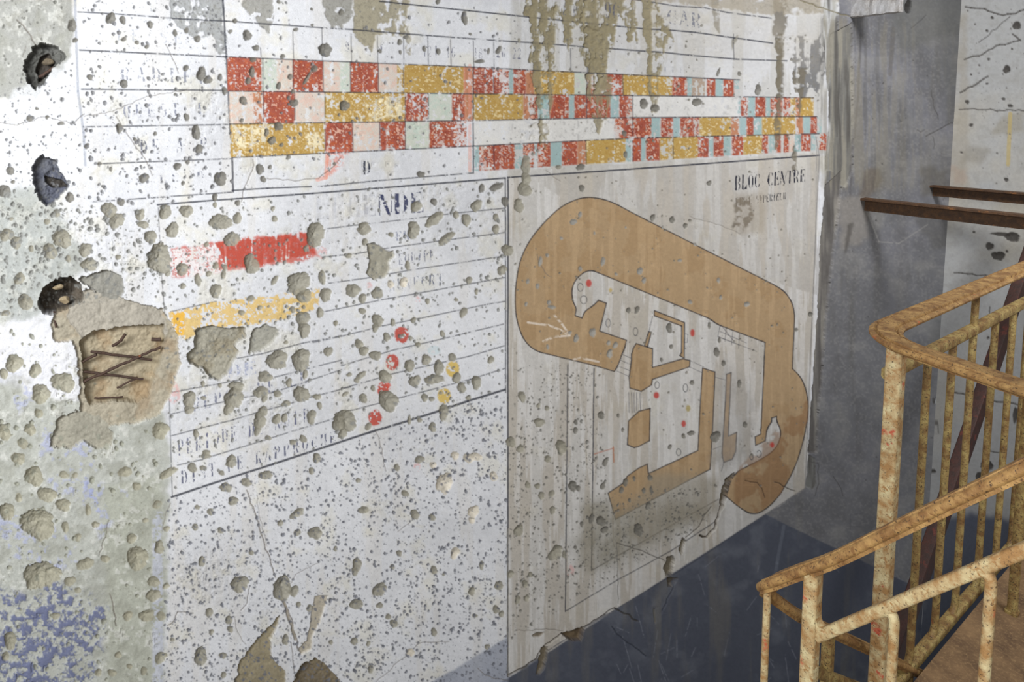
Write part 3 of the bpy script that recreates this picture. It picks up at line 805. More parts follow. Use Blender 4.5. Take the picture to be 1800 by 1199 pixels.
for (x, y, rx, ry) in ((1020, 505, 5, 7), (1026, 527, 6, 7), (1069, 568, 4, 7), (1117, 583, 4, 7), (1155, 677, 4, 6), (1205, 682, 4, 7), (1193, 795, 4, 6), (1334, 798, 4, 6), (1321, 803, 3, 5)):
    q = ell(x, y, rx, ry); line(q + [q[0]], 1.0, (84, 84, 86), 0.8, 0.1)
for (x, y, rx, ry) in ((1035, 498, 5, 7), (1217, 585, 4, 6.5), (1154, 695, 5, 6), (1202, 745, 4, 6), (1357, 782, 3.5, 5)):
    poly(ell(x, y, rx, ry), (186, 60, 52), 0.9)
poly(ell(1073, 510, 3, 4), (190, 164, 90), 0.8); poly(ell(1210, 718, 4, 6), (172, 156, 100), 0.9)
for q in ([(928, 567), (965, 572), (985, 580), (1000, 589)], [(975, 555), (988, 570), (1001, 589)], [(955, 600), (975, 592), (1001, 590)], [(1008, 632), (1020, 629), (1052, 636)]):
    line(q, 3.2, (226, 214, 200), 0.75, 0.3)
line([(1045, 798), (1078, 788)], 1.6, (176, 110, 90), 0.8, 0.1); line([(1078, 786), (1079, 812)], 2.4, (176, 120, 90), 0.8, 0.3)
# damp, dirty patches on the map
region([(1293, 350), (1320, 345), (1330, 385), (1300, 412), (1292, 405)], (96, 90, 80), 0.85, 6, 2, (NF - 0.42) * 6)
region([(1290, 340), (1345, 338), (1345, 410), (1295, 415)], (150, 136, 116), 0.4, 6, 6)
region([(1040, 860), (1110, 900), (1220, 880), (1250, 900), (1130, 980), (1040, 1010), (1000, 960)], (136, 130, 114), 0.7, 20, 14, NM * 1.5)
region([(1150, 830), (1260, 840), (1265, 900), (1120, 960), (1100, 900)], (150, 142, 126), 0.6, 14, 10)
region([(1270, 620), (1330, 700), (1320, 800), (1270, 840), (1255, 800)], (150, 146, 142), 0.5, 12, 8, NM * 1.4)

# --- spalls and shell marks ------------------------------------------------------
spall([(105, 540), (140, 545), (165, 540), (290, 548), (312, 590), (318, 640), (302, 690), (280, 730), (240, 745), (180, 748), (145, 735), (138, 700), (140, 665), (128, 600), (95, 600), (85, 572), (98, 552)], 0.008, (168, 160, 142), 4, 4, 0.9, (150, 128, 100))
spall([(128, 526), (150, 508), (190, 515), (230, 530), (290, 545), (292, 590), (200, 596), (146, 600), (118, 560)], 0.009, (164, 158, 146), 5, 3, 0.8)
spall([(141, 600), (165, 585), (205, 580), (240, 575), (288, 572), (288, 615), (275, 660), (262, 700), (240, 712), (200, 706), (158, 714), (150, 700), (147, 665)], 0.030, (170, 158, 134), 3, 3, 0.35, (150, 124, 92))
spall([(162, 482), (190, 474), (215, 484), (218, 515), (205, 530), (180, 520), (150, 500), (140, 488)], 0.008, (140, 138, 130), 4, 3, 0.9)
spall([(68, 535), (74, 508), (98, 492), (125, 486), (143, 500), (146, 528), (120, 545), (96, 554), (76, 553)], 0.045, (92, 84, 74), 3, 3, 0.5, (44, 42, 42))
spall([(100, 740), (135, 722), (180, 738), (196, 760), (200, 785), (170, 790), (150, 775), (128, 790), (90, 786)], 0.007, (158, 154, 140), 5, 3, 0.9)
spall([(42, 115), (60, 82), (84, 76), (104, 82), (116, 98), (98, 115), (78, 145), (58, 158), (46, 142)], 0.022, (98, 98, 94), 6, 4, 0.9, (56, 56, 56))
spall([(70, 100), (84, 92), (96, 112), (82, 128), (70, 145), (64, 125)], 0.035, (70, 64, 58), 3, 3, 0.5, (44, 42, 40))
spall([(60, 288), (75, 274), (98, 280), (108, 300), (124, 326), (106, 346), (84, 362), (68, 346), (58, 318)], 0.018, (104, 106, 112), 5, 4, 0.9, (70, 74, 92))
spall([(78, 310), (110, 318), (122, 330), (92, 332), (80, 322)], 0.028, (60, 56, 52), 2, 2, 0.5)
spall([(347, 577), (373, 575), (400, 577), (433, 574), (434, 592), (414, 606), (420, 620), (408, 646), (397, 660), (387, 670), (370, 663), (357, 647), (334, 640), (327, 627), (340, 613), (343, 593)], 0.014, (158, 154, 140), 3, 4, 0.9, (136, 126, 104))
spall([(447, 578), (467, 571), (490, 580), (492, 590), (477, 607), (460, 618), (437, 624), (440, 607)], 0.007, (156, 154, 144), 3, 3, 0.8)
spall([(645, 430), (660, 427), (678, 440), (693, 442), (695, 453), (685, 460), (687, 477), (677, 490), (657, 492), (645, 482), (650, 460), (648, 440)], 0.008, (158, 154, 140), 2.5, 3, 0.8)
spall([(492, 1080), (490, 1100), (477, 1127), (477, 1153), (487, 1170), (500, 1183), (506, 1310), (395, 1310), (420, 1170), (437, 1143), (457, 1120), (477, 1100)], 0.008, (150, 140, 116), 3, 2, 0.8)
spall([(508, 1260), (513, 1205), (530, 1170), (557, 1157), (580, 1177), (610, 1215), (620, 1290)], 0.012, (132, 120, 98), 3, 3, 1.1, (100, 90, 74))
spall([(553, 1048), (577, 1047), (567, 1083), (550, 1120), (547, 1143), (530, 1152), (525, 1140), (540, 1127)], 0.004, (180, 172, 156), 2, 2, 0.8)
spall([(988, 1115), (1015, 1105), (1027, 1103), (1026, 1120), (1022, 1128), (1000, 1125)], 0.02, (112, 96, 74), 2, 2, 0.5, (84, 72, 60))
spall([(935, 1117), (945, 1112), (957, 1112), (950, 1120), (938, 1121)], 0.006, (130, 120, 104), 1, 2, 0.5)
spall([(952, 1140), (962, 1138), (963, 1150), (958, 1173), (950, 1187), (943, 1185), (947, 1160)], 0.014, (120, 110, 92), 2, 2, 0.5)
spall([(1173, 980), (1183, 977), (1187, 987), (1182, 1013), (1172, 1013), (1168, 1000)], 0.016, (112, 104, 88), 2, 2, 0.5)
spall([(1173, 1015), (1192, 1017), (1183, 1033), (1175, 1032)], 0.016, (98, 90, 78), 1.5, 2, 0.5)
spall([(1193, 967), (1200, 945), (1206, 950), (1199, 978)], 0.012, (112, 104, 88), 1, 2, 0.5)
spall([(1277, 840), (1292, 830), (1282, 853), (1278, 870), (1273, 892), (1263, 904), (1265, 880), (1270, 858)], 0.02, (98, 88, 72), 2, 2, 0.4)
crack([(1264, 902), (1256, 930), (1242, 946), (1232, 942)], 3.4, 0.01, (84, 76, 64), 0.95)
crack([(1206, 945), (1230, 925), (1250, 890)], 1.6, 0.003)
crack([(1085, 955), (1130, 970), (1170, 985)], 1.6, 0.002, (100, 96, 90)); crack([(1085, 955), (1086, 990), (1088, 1060)], 1.2, 0.002, (120, 116, 110))
crack([(893, 1188), (925, 1172), (943, 1160), (955, 1138), (988, 1115)], 2.4, 0.006, (90, 84, 74), 0.9)
crack([(905, 1110), (960, 1106), (990, 1110)], 1.2, 0.002, (130, 124, 116)); crack([(1026, 1105), (1050, 1088), (1080, 1068), (1098, 1078), (1120, 1092)], 2.2, 0.005, (84, 80, 76), 0.9)
crack([(1076, 1102), (1090, 1120), (1112, 1135), (1135, 1155)], 2.0, 0.003, (64, 68, 80), 0.9)
crack([(1190, 1020), (1176, 1048), (1165, 1075)], 2, 0.003, (68, 72, 84)); crack([(1150, 1072), (1153, 1095)], 3, 0.004, (110, 106, 98))
crack([(893, 930), (893, 1190)], 2.4, 0.002, (150, 146, 138), 0.5)
crack([(1362, 848), (1385, 858), (1396, 864)], 1.6, 0.003, (70, 62, 54)); crack([(1310, 845), (1330, 850), (1340, 860), (1345, 875)], 1.6, 0.003, (96, 74, 56))
crack([(1421, 810), (1438, 815), (1440, 850), (1434, 870)], 1.4, 0.002, (88, 86, 84))
for q, w in (([(292, 78), (305, 105), (315, 128)], 1.4), ([(148, 205), (200, 196), (260, 170), (330, 158)], 1.1), ([(0, 215), (25, 221), (80, 205), (130, 218), (148, 200)], 1.3), ([(205, 205), (230, 245), (255, 280), (268, 308)], 1.3),
             ([(425, 355), (430, 330), (445, 300), (446, 280)], 1.3), ([(470, 314), (520, 318), (560, 314), (590, 290), (600, 275)], 1.3), ([(30, 35), (50, 55), (62, 78)], 2), ([(40, 100), (45, 80)], 1.2),
             ([(434, 862), (455, 920), (468, 965), (485, 1015)], 2.0), ([(500, 1060), (512, 1090), (526, 1145)], 2.6), ([(452, 870), (455, 900), (470, 960)], 0.8), ([(295, 1100), (305, 1095), (312, 1075), (340, 1080)], 1.6),
             ([(300, 885), (290, 905), (286, 935)], 1.2), ([(512, 1130), (516, 1170), (520, 1199)], 1.4), ([(440, 1030), (433, 1065), (425, 1075)], 1.2), ([(413, 1085), (415, 1105), (432, 1135)], 1.0), ([(192, 915), (185, 945), (175, 980)], 1.2),
             ([(193, 1045), (202, 1080), (205, 1102)], 2), ([(662, 1199), (700, 1165), (740, 1130), (790, 1128)], 1.1), ([(660, 755), (672, 790), (678, 830)], 1.1), ([(824, 702), (829, 715), (831, 722)], 1.3),
             ([(497, 1050), (520, 1010), (560, 990)], 0.9), ([(700, 935), (720, 920), (738, 905)], 0.9), ([(840, 1175), (852, 1188), (893, 1197)], 1.4),
             ([(960, 300), (985, 320)], 1), ([(945, 448), (952, 470), (965, 487)], 1.2), ([(1212, 380), (1260, 395), (1300, 410)], 0.8)):
    crack(q, w, 0.002, (120, 112, 104), 0.75)
# furrow above the lower broken strip
crack([(497, 1055), (508, 1085), (520, 1125)], 4.5, 0.004, (158, 150, 136), 0.9)

CR = """195 32 9 11;216 35 6 8;264 43 6 7;127 45 8 13;132 71 5 5;308 58 4 7;328 53 4 6;347 68 7 6;258 82 5 4;241 75 5 4;218 69 5 4;435 62 8 10;450 84 6 6;520 52 5 4;497 99 5 5;572 88 11 14;405 55 5 4;413 37 4 5
158 136 6 6;218 147 8 8;327 120 5 6;354 130 9 13;366 140 8 8;387 136 5 6;395 160 5 8;445 105 6 5;443 127 6 10;437 142 6 6;553 121 6 7;540 138 4 13 .5;510 135 5 5;490 151 5 7;428 177 7 8;517 181 8 7;515 161 4 4;508 172 3 5;490 222 8 8
425 212 4 4;328 206 5 7;308 166 3 3;345 233 9 13;350 262 8 8;210 226 7 9;273 235 4 4;153 257 5 5;237 245 4 4;195 297 3 5;175 288 4 4;312 293 7 7;330 285 5 4;388 314 13 12;253 313 9 9;322 322 4 4;457 298 8 9;475 294 4 4
463 315 6 6;507 277 5 5;469 233 5 7;478 247 8 8;495 255 4 4;418 357 5 6;378 347 6 7;378 360 5 5;213 356 8 6;192 370 14 14;205 388 14 14;247 378 8 12;252 395 10 8;290 373 12 13;328 371 12 12;388 390 20 15;418 384 9 10;483 385 6 6
480 367 4 5;123 347 9 9;100 375 7 7;18 300 8 7;53 208 9 5;107 217 8 3;65 191 4 3;83 206 4 4;8 335 12 10;83 390 6 6;20 385 4 4;23 320 4 4;606 186 9 11;588 288 3 3
12 413 12 12;28 427 11 11;110 420 17 18;88 443 13 14;150 440 12 13;157 465 14 14;35 490 10 11;45 532 13 15;10 551 9 6;55 437 5 6;120 455 5 8;208 452 5 5;265 417 11 13;303 405 12 14;280 455 24 26;363 430 5 5;407 421 14 14;442 465 14 18
320 473 12 11;295 481 5 6;348 492 6 12;367 481 6 5;393 483 5 8;380 512 12 12;322 503 5 6;395 470 5 5;380 467 6 6;441 525 7 6;483 493 5 10 .6;525 498 24 19;535 520 13 15;555 412 18 22;538 437 5 6;567 488 7 14;573 518 12 12;533 560 14 12
535 580 12 14;563 550 7 9;515 545 5 6;425 550 6 5;457 541 5 5;590 568 4 5;488 633 19 18;530 633 18 20;537 658 6 9;577 618 9 8;503 602 4 4;467 663 13 11;460 690 13 11;465 700 6 8;488 693 8 6;508 673 6 8;530 693 15 15;558 698 8 6
503 710 9 6;412 700 18 20;402 720 10 10;415 680 16 10;333 702 11 16;333 720 10 8;357 675 4 5;358 700 5 4;387 678 4 4;72 693 18 17;25 640 17 16;62 652 12 13;112 673 22 17;7 657 8 10;68 727 8 9;53 755 11 11;5 760 15 15;40 780 10 9
283 757 17 15;345 763 6 8;363 797 9 6;457 740 13 14;463 723 8 10;453 757 6 10;487 737 9 9;500 735 7 8;548 733 8 14;598 745 14 14;472 770 6 5;515 778 6 6;533 772 7 7;562 713 5 7
32 807 12 12;60 838 16 20;83 870 18 14;33 876 7 8;12 900 14 18;111 888 14 12;67 922 32 28;115 927 7 10;155 897 6 10;168 923 7 7;137 945 7 7;220 830 12 10;112 835 9 7;132 836 6 6;240 855 8 8;277 887 9 8;256 915 6 5;232 947 10 9
242 982 22 20;150 992 16 11 -.5;73 1012 32 27;123 1022 11 9;137 1038 6 6;185 983 8 8;280 963 10 12;270 1023 11 10;270 1047 13 12;292 1031 7 6;98 1083 8 7;225 1083 9 9;258 1083 13 12;283 1084 9 8;283 1157 13 9 -.6;18 1127 12 16
10 1155 7 8;173 1183 7 7;197 1183 8 7;253 1180 6 7;208 1152 6 7;228 1172 5 5;296 832 18 8 -.45;338 823 8 9;357 823 6 5;390 832 5 5;407 812 11 12;362 802 9 6;468 836 13 9 -.3;433 848 10 8;397 857 11 10;410 881 9 9;347 892 5 5;370 900 7 6
343 927 6 6;388 933 6 6;293 930 6 6;355 987 7 9;422 1028 16 16;497 1035 18 22;517 1040 9 10;368 1077 8 8;403 1090 6 9;405 1107 6 6;372 1112 5 6;353 1155 12 17;392 1153 7 6;393 1187 6 6;303 1125 4 4;525 1063 5 5;523 903 14 8 -.6
493 920 5 7;523 937 6 7;555 938 13 12;442 972 5 5;590 965 4 5;548 828 6 6;557 806 8 9;545 1070 6 7;582 1130 4 5;502 1125 7 9
738 808 9 7;698 822 5 7;928 853 5 7;945 855 5 6;952 872 6 7;970 868 7 5 -.4;1007 855 8 9;1017 859 4 6;712 868 7 6;630 845 5 5;640 897 10 7;730 905 9 9;760 910 7 6;912 933 9 11;972 897 6 7;977 973 11 17 .5;992 975 4 7;702 973 5 6
628 993 9 12;624 1005 6 8;668 1037 11 15 .7;627 1063 12 11;667 1065 6 6;763 1003 6 9;847 995 5 8;690 997 5 5;780 1010 3 3;877 1030 9 8;830 1040 7 8;898 1010 6 8;933 1011 5 5;923 1027 6 7;910 1055 5 8;926 1052 5 7;873 1072 7 8;882 1080 5 7
835 1083 5 4;683 1085 6 5;692 1097 7 8;763 1112 6 8;623 1128 6 8;648 1132 5 5;652 1177 6 7;857 1138 5 6;1040 913 5 9;1057 917 9 10;1063 932 7 7;1023 922 4 5;1123 932 8 13;1140 890 5 8;1065 812 5 9 .6;1060 855 5 7;1093 862 5 6
1100 848 5 7;1132 863 4 5;1145 861 3 6;1107 880 3 4;1115 842 3 5;1143 840 5 6;1195 913 3 5;1012 963 3 4;963 807 6 6
740 307 7 6;847 331 5 9;873 329 14 6 -.5;838 362 9 13 .5;860 355 4 5;763 355 6 7;732 363 11 10;727 405 12 16;765 385 18 10 -.7;753 395 6 6;802 378 6 7;820 387 8 13;785 420 17 8 -.7;640 402 13 11;688 413 5 5;613 450 6 5;642 425 5 7;872 383 6 7
872 403 6 9;892 440 10 11;883 475 9 9;888 355 6 9;912 362 10 12;923 333 13 13;925 315 8 15;825 493 6 7;838 513 4 6;717 467 5 9;621 511 15 11;663 515 12 10;638 525 8 9;637 547 7 6;665 563 11 11;660 577 6 8;691 567 5 7;727 563 5 6
752 530 4 6;815 550 6 11 .6;802 527 4 4;680 593 7 8;778 587 5 6;722 595 4 5;735 606 5 5;591 569 4 5;632 605 8 9;640 617 9 10;660 625 12 9;750 633 9 11;772 647 11 13;763 667 17 10;795 628 7 8;720 643 10 11;677 662 12 12;730 670 11 11
803 665 8 10;812 682 8 10;838 673 10 12;863 633 6 7;683 705 19 19;635 660 10 6 -.6;627 669 5 5;639 700 7 9;608 740 20 20;603 762 8 12;648 750 9 5 -.8;747 700 6 8;759 702 5 5;720 739 4 8;780 725 8 17;738 739 5 5;761 752 7 9;824 699 5 5;656 683 4 6
607 693 7 4 -.6;614 659 5 4;709 590 3 3;682 633 3 3;796 648 2 3;775 691 4 3 -.5
918 698 7 10;948 743 9 9;947 713 4 5;962 718 4 5;898 778 10 9;915 790 8 7;987 787 10 13;963 807 6 6;1012 742 4 4;1012 757 5 6;1057 730 6 8;1087 731 3 4;1095 756 3 4;1045 1 1 1
1215 762 7 5;1202 767 4 5;1258 768 9 10;1310 747 4 6;1178 786 4 5;1182 387 5 7;1205 397 4 5;1148 383 5 7;1023 331 6 6;1247 322 5 5;1177 577 6 9;1120 545 4 8 .5;1105 546 4 6;1180 610 4 4;1260 620 5 9;1272 639 4 5;1247 573 3 6;1265 598 3 5
1163 633 3 4;1217 673 4 5;1425 553 4 5;1400 580 3 4;1300 675 4 7;1333 158 6 10;1225 180 9 7;1132 183 8 9;1152 190 8 8;1098 235 4 6;1021 294 8 6;982 294 5 4;1100 272 4 6;925 290 8 18;668 90 4 4;817 32 6 12;827 60 3 3;770 3 5 5;746 86 4 5;771 91 5 6
714 65 5 4;703 74 5 5;704 92 3 4;600 22 5 6;549 44 3 3;548 16 3 3;490 3 4 4;490 15 2 2;1206 82 2 3;1263 127 3 8 .4;1300 130 4 4;1207 73 2 2;877 88 4 9 .5;859 90 2.5 6;844 108 9 4;942 84 3 3;913 71 3 4"""
for s in CR.replace('\n', ';').split(';'):
    v = [float(q) for q in s.split()]
    if len(v) < 4: continue
    x, y, rx, ry = v[:4]; an = v[4] if len(v) > 4 else 0.0
    dk = CONCD if (y < 360 and x < 900) or x > 1000 else CONC
    if x < 300 and y > 600: dk = (154, 150, 132)
    crater(x, y, rx, ry, an, dk, 0.30)
# pale fresh-chipped marks
for (x, y, rx, ry) in ((762, 818, 7, 6), (782, 850, 14, 20), (825, 806, 10, 9), (838, 803, 10, 8), (800, 801, 7, 8), (868, 838, 7, 9), (833, 900, 10, 12), (830, 915, 6, 7), (800, 973, 8, 11), (722, 1147, 7, 8), (710, 497, 8, 9), (687, 500, 6, 7)):
    crater(x, y, rx, ry, 0.2, (206, 198, 182), 0.28)
# bluish nicks in the tan of the plan
for s in "1008 390 6 6;1020 377 4 5;962 449 3 4;950 460 4 9;1060 460 4 8;1125 477 5 7;1132 493 4 5;987 419 3 3;1213 531 4 4;1267 523 3 4;1313 535 5 5;1195 458 4 3;1263 493 3 5;1020 473 4 5;1083 482 3 3;928 495 3 5;965 532 4 4;970 540 7 4;945 503 3 6;1042 585 6 9;1013 595 5 7;1002 585 3 4;963 610 3 5;925 535 3 4;1070 603 4 4;1082 607 5 6;1072 622 6 8;915 430 2 3;1165 400 2 3;1222 430 3 3;1045 410 2 3;1100 400 2 2".split(';'):
    x, y, rx, ry = map(float, s.split()); crater(x, y, rx, ry, 0.1, (146, 144, 138), 0.25)

# small pits: density by area
def pits(n, area, r0, r1, col, seed, cluster=0.0):
    r = np.random.default_rng(seed)
    P = np.array(area, float); lo, hi = P.min(0), P.max(0)
    sl, m = inpoly(area, 0)
    k = 0; tries = 0
    while k < n and tries < n * 12:
        tries += 1
        x, y = r.uniform(lo[0], hi[0]), r.uniform(lo[1], hi[1])
        j, i = int((y - Y0) * S) - sl[0].start, int((x - X0) * S) - sl[1].start
        if not (0 <= j < m.shape[0] and 0 <= i < m.shape[1]) or not m[j, i]: continue
        if cluster and NM[j + sl[0].start, i + sl[1].start] < 0.5 and r.random() < cluster: continue
        q = r.random() ** 3.2
        rr = r0 + (r1 - r0) * q
        a = r.uniform(-0.9, 0.9)
        small(x, y, rr * r.uniform(0.75, 1.1), rr * r.uniform(0.8, 1.35), a, col)
        k += 1


def small(x, y, rx, ry, ang, col):
    R = max(rx, ry) + 2.2
    x0, x1, y0, y1 = box([(x - R, y - R), (x + R, y + R)])
    if x1 <= x0 or y1 <= y0: return
    sl = (slice(y0, y1), slice(x0, x1))
    dx = gx[x0:x1][None, :] - x; dy = gy[y0:y1][:, None] - y
    ca, sa = math.cos(ang), math.sin(ang)
    r = np.sqrt(((dx * ca + dy * sa) / rx) ** 2 + ((-dx * sa + dy * ca) / ry) ** 2)
    r = r + (NX[sl] - 0.5) * 0.7
    a = np.clip((1 - r) * min(rx, ry) + 0.5, 0, 1)
    HT[sl] = np.minimum(HT[sl], -np.clip(1 - r, 0, 1) ** 0.6 * min(rx, ry) * mpp(x, y) * 0.9)
    C[sl] += (lin(col).astype(np.float32) - C[sl]) * (a * 0.85)[..., None]


PC = (116, 116, 118)
pits(760, [(140, 0), (400, 0), (410, 340), (280, 360), (150, 355)], 0.8, 4, PC, 1, .4)
pits(420, [(400, 0), (930, 10), (900, 310), (410, 335)], 0.7, 3.4, PC, 2, .3)
pits(2000, [(280, 360), (888, 315), (889, 690), (303, 872)], 0.55, 3.4, (128, 128, 124), 3, .5)
pits(7600, [(290, 880), (889, 690), (893, 1190), (700, 1300), (285, 1300)], 0.5, 3.0, (112, 114, 122), 4, .45)
pits(900, [(0, 330), (140, 360), (280, 370), (290, 520), (0, 560)], 0.8, 4.5, (128, 128, 124), 5, .4)
pits(260, [(0, 150), (130, 110), (150, 350), (0, 330)], 0.8, 3.5, PC, 6, .5)
pits(600, [(0, 560), (100, 600), (280, 760), (285, 1300), (0, 1300)], 0.8, 5, (146, 146, 132), 7, .3)
pits(1700, [(896, 640), (1045, 650), (1070, 870), (1250, 850), (1255, 910), (896, 1130)], 0.6, 2.6, (116, 114, 108), 8, .5)
pits(420, [(896, 320), (1440, 280), (1420, 840), (1250, 870), (1100, 700), (896, 640)], 0.6, 2.4, (126, 122, 112), 9, .5)
pits(260, [(940, 0), (1440, 60), (1440, 270), (900, 300)], 0.7, 2.6, (120, 116, 106), 10, .3)
pits(140, [(1700, 0), (1900, 0), (1900, 320), (1700, 330)], 0.6, 2.0, (96, 92, 88), 11)
pits(160, [(-100, 0), (120, 0), (50, 150), (-100, 170)], 0.8, 3, (116, 116, 110), 12)
pits(90, [(1480, 60), (1680, 60), (1640, 880), (1440, 840)], 0.6, 1.6, (84, 82, 82), 13)

# ---- labels on the lattice ------------------------------------------------------
def lab(pts, k):
    sl, m = inpoly(pts, 1)
    LAB[sl] = np.where(m, k, LAB[sl])
lab([(137, -80), (150, 352), (278, 346), (410, 337), (888, 312), (1441, 273), (1447, 60), (1450, -80)], 4)
gridp = [(x, rowy(0, x)) for x in (400, 830, 950, 1290)] + [(1300, 170), (1432, 172), (1452, 205), (1452, 263)] + [(1440, 264), (1180, 280), (1020, 289), (835, 301), (832, 258), (620, 268), (408, 277)]
lab(gridp, 5)
lab([(279, 360), (888, 313), (889, 686), (304, 873)], 6)
lab(RB, 7); lab(YB, 8)
for i, d_ in enumerate(RDOT): lab(ell(*d_), 9 + i)
for i, d_ in enumerate(YDOT): lab(ell(*d_), 13 + i)
lab([(893, 312), (1441, 273), (1415, 857), (893, 1188)], 1)
for P in [OUT] + SH: lab(P, 2)
lab([(1289, 306), (1421, 294), (1420, 322), (1290, 338)], 3)

C *= (1 + (NX - 0.5) * 0.16 + (NF - 0.5) * 0.08)[..., None]
C = np.clip(C, 0.005, 0.85)


# ------------------------------------------------------------------ build the wall meshes from the canvas
def sample(img, px, py):
    # reflect past the canvas rim
    fx = (px - X0) * S - 0.5; fy = (py - Y0) * S - 0.5
    lo_, wd_ = 2.0, 148 * S
    fold = np.abs(np.mod(fx - lo_, 2 * wd_) - 0.0); fold = np.where(fold > wd_, 2 * wd_ - fold, fold) + lo_
    fx = np.where(fx < lo_, fold, fx)
    fx = np.abs(fx); fx = np.where(fx > W - 2, 2 * (W - 2) - fx, fx); fx = np.clip(fx, 0, W - 2.001)
    fy = np.abs(fy); fy = np.where(fy > H - 2, 2 * (H - 2) - fy, fy); fy = np.clip(fy, 0, H - 2.001)
    ix = fx.astype(int); iy = fy.astype(int); tx = (fx - ix); ty = (fy - iy)
    if img.ndim == 3: tx = tx[..., None]; ty = ty[..., None]
    return (img[iy, ix] * (1 - tx) + img[iy, ix + 1] * tx) * (1 - ty) + (img[iy + 1, ix] * (1 - tx) + img[iy + 1, ix + 1] * tx) * ty


def lattice(P0, dirv, nout, cols, rows, ztop, zbot, side=0):
    """cols: distances along dirv from P0; rows: photo rows used only to choose how dense the mesh is"""
    s = np.array(cols)[None, :]
    bx = P0[0] + dirv[0] * s; by = P0[1] + dirv[1] * s
    k = (CY - np.array(rows)[:, None]) / F
    zr = by * (k * CT - ST) / (CT + k * ST)
    Z = zr + EYE
    Z = np.clip(Z, zbot, ztop)
    Z = np.vstack([np.full_like(Z[:1], ztop), Z, np.full_like(Z[:1], zbot)])
    bx = np.broadcast_to(bx, Z.shape); by = np.broadcast_to(by, Z.shape)
    px, py = project(bx, by, Z)
    cx_, _ = project(corner[0], corner[1], Z)
    if side < 0: px = np.minimum(px, cx_ - 5)
    if side > 0: px = np.maximum(px, cx_ + 5)
    h = sample(HT, px, py)
    X = bx + nout[0] * h; Y = by + nout[1] * h
    P = np.stack([X, Y, Z], -1)
    du = np.gradient(P, axis=1); dv = np.gradient(P, axis=0)
    nrm = np.cross(du, dv); ln = np.linalg.norm(nrm, axis=-1, keepdims=True)
    bad = ln < 1e-12
    nrm = np.where(bad, nout, nrm / np.where(bad, 1, ln))
    sgn = np.sign((nrm * nout).sum(-1, keepdims=True)); sgn[sgn == 0] = 1
    nrm = nrm * sgn
    col = sample(C, px, py)
    return P, nrm, col, px, py


def build_faces(name, P, nrm, col, mask, mat, parent=None, flip=False):
    nr, nc = P.shape[:2]
    r, c = np.nonzero(mask)
    i0 = r * nc + c
    quads = np.stack([i0, i0 + 1, i0 + nc + 1, i0 + nc], 1)
    if flip: quads = quads[:, ::-1]
    used, inv = np.unique(quads.ravel(), return_inverse=True)
    inv = inv.ravel().astype(np.int32)
    v = P.reshape(-1, 3)[used]
    if parent is not None: v = v - np.array(parent.location)
    me = bpy.data.meshes.new(name)
    me.vertices.add(len(used)); me.vertices.foreach_set('co', v.astype(np.float32).ravel())
    nf = len(quads)
    me.loops.add(nf * 4); me.loops.foreach_set('vertex_index', inv)
    me.polygons.add(nf)
    me.polygons.foreach_set('loop_start', np.arange(0, nf * 4, 4, dtype=np.int32))
    try: me.polygons.foreach_set('loop_total', np.full(nf, 4, np.int32))
    except Exception: pass
    me.update(calc_edges=True)
    me.polygons.foreach_set('use_smooth', np.ones(nf, bool))
    at = me.attributes.new('paint', 'FLOAT_COLOR', 'POINT')
    cc = np.ones((len(used), 4), np.float32); cc[:, :3] = col.reshape(-1, 3)[used]
    at.data.foreach_set('color', cc.ravel())
    an = me.attributes.new('surface_normal', 'FLOAT_VECTOR', 'POINT')
    an.data.foreach_set('vector', nrm.reshape(-1, 3)[used].astype(np.float32).ravel())
    me.materials.append(mat)
    o = bpy.data.objects.new(name, me)
    COL.objects.link(o)
    if parent is not None: o.parent = parent
    return o


STEP = 1.2
corner = onwall(1690, 0)
corner[2] = 0
def wall_s(px): return float(np.dot((onwall(px, 600) - WALL0), U))
s_corner = float(np.dot(corner - WALL0, U))
xs = list(np.arange(-900, -60, 12)) + list(np.arange(-60, 1649, STEP))
cols = [wall_s(x) for x in xs]
cols = [c for c in cols if c < s_corner - 0.002] + [s_corner]
rows = list(np.arange(-700, -50, 12)) + list(np.arange(-50, 1250, STEP)) + list(np.arange(1250, 3400, 25))
ZTOP, ZLOW = 3.0, -1.43
P, nrm, col, px, py = lattice(WALL0, U, -N, cols, rows, ZTOP, ZLOW - 1.6, -1)
pcx = (px[:-1, :-1] + px[1:, 1:]) / 2; pcy = (py[:-1, :-1] + py[1:, 1:]) / 2
li = np.clip(((pcx - X0) * S).astype(int), 0, W - 1); lj = np.clip(((pcy - Y0) * S).astype(int), 0, H - 1)
FL = LAB[lj, li]
FL = np.where((pcx < X0) | (pcy < Y0) | (pcy > Y1), 0, FL)
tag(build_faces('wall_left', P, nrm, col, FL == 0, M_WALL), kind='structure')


def panel(label, cat, at, pieces, name):
    loc = onwall(*at)
    e = empty(name, tuple(loc), label, cat)
    for nm, k, lb in pieces:
        o = build_faces(nm, P, nrm, col, FL == k, M_WALL, e)
        if lb: o['label'] = lb
    return e


panel('large painted ground plan of a fort block, tan walls outlined in black, headed BLOC CENTRE', 'wall painting', (1170, 1010),
      [('background', 1, None), ('fort_plan', 2, 'tan painted plan of thick rounded walls'), ('heading', 3, 'black stencilled heading BLOC CENTRE')], 'painted_map')
panel('painted chart with rows of red, yellow and blue cells along the wall top', 'wall painting', (790, 320),
      [('background', 4, None), ('colour_grid', 5, 'worn red, yellow and pale blue painted cells')], 'painted_chart')
panel('painted legend panel pitted with holes, with red bar, yellow bar and coloured dots', 'wall painting', (600, 775),
      [('background', 6, None), ('red_bar', 7, 'worn red painted bar'), ('yellow_bar', 8, 'worn yellow painted bar')] +
      [('red_dot', 9 + i, 'red painted dot') for i in range(4)] + [('yellow_dot', 13 + i, 'yellow painted dot') for i in range(2)], 'painted_legend')

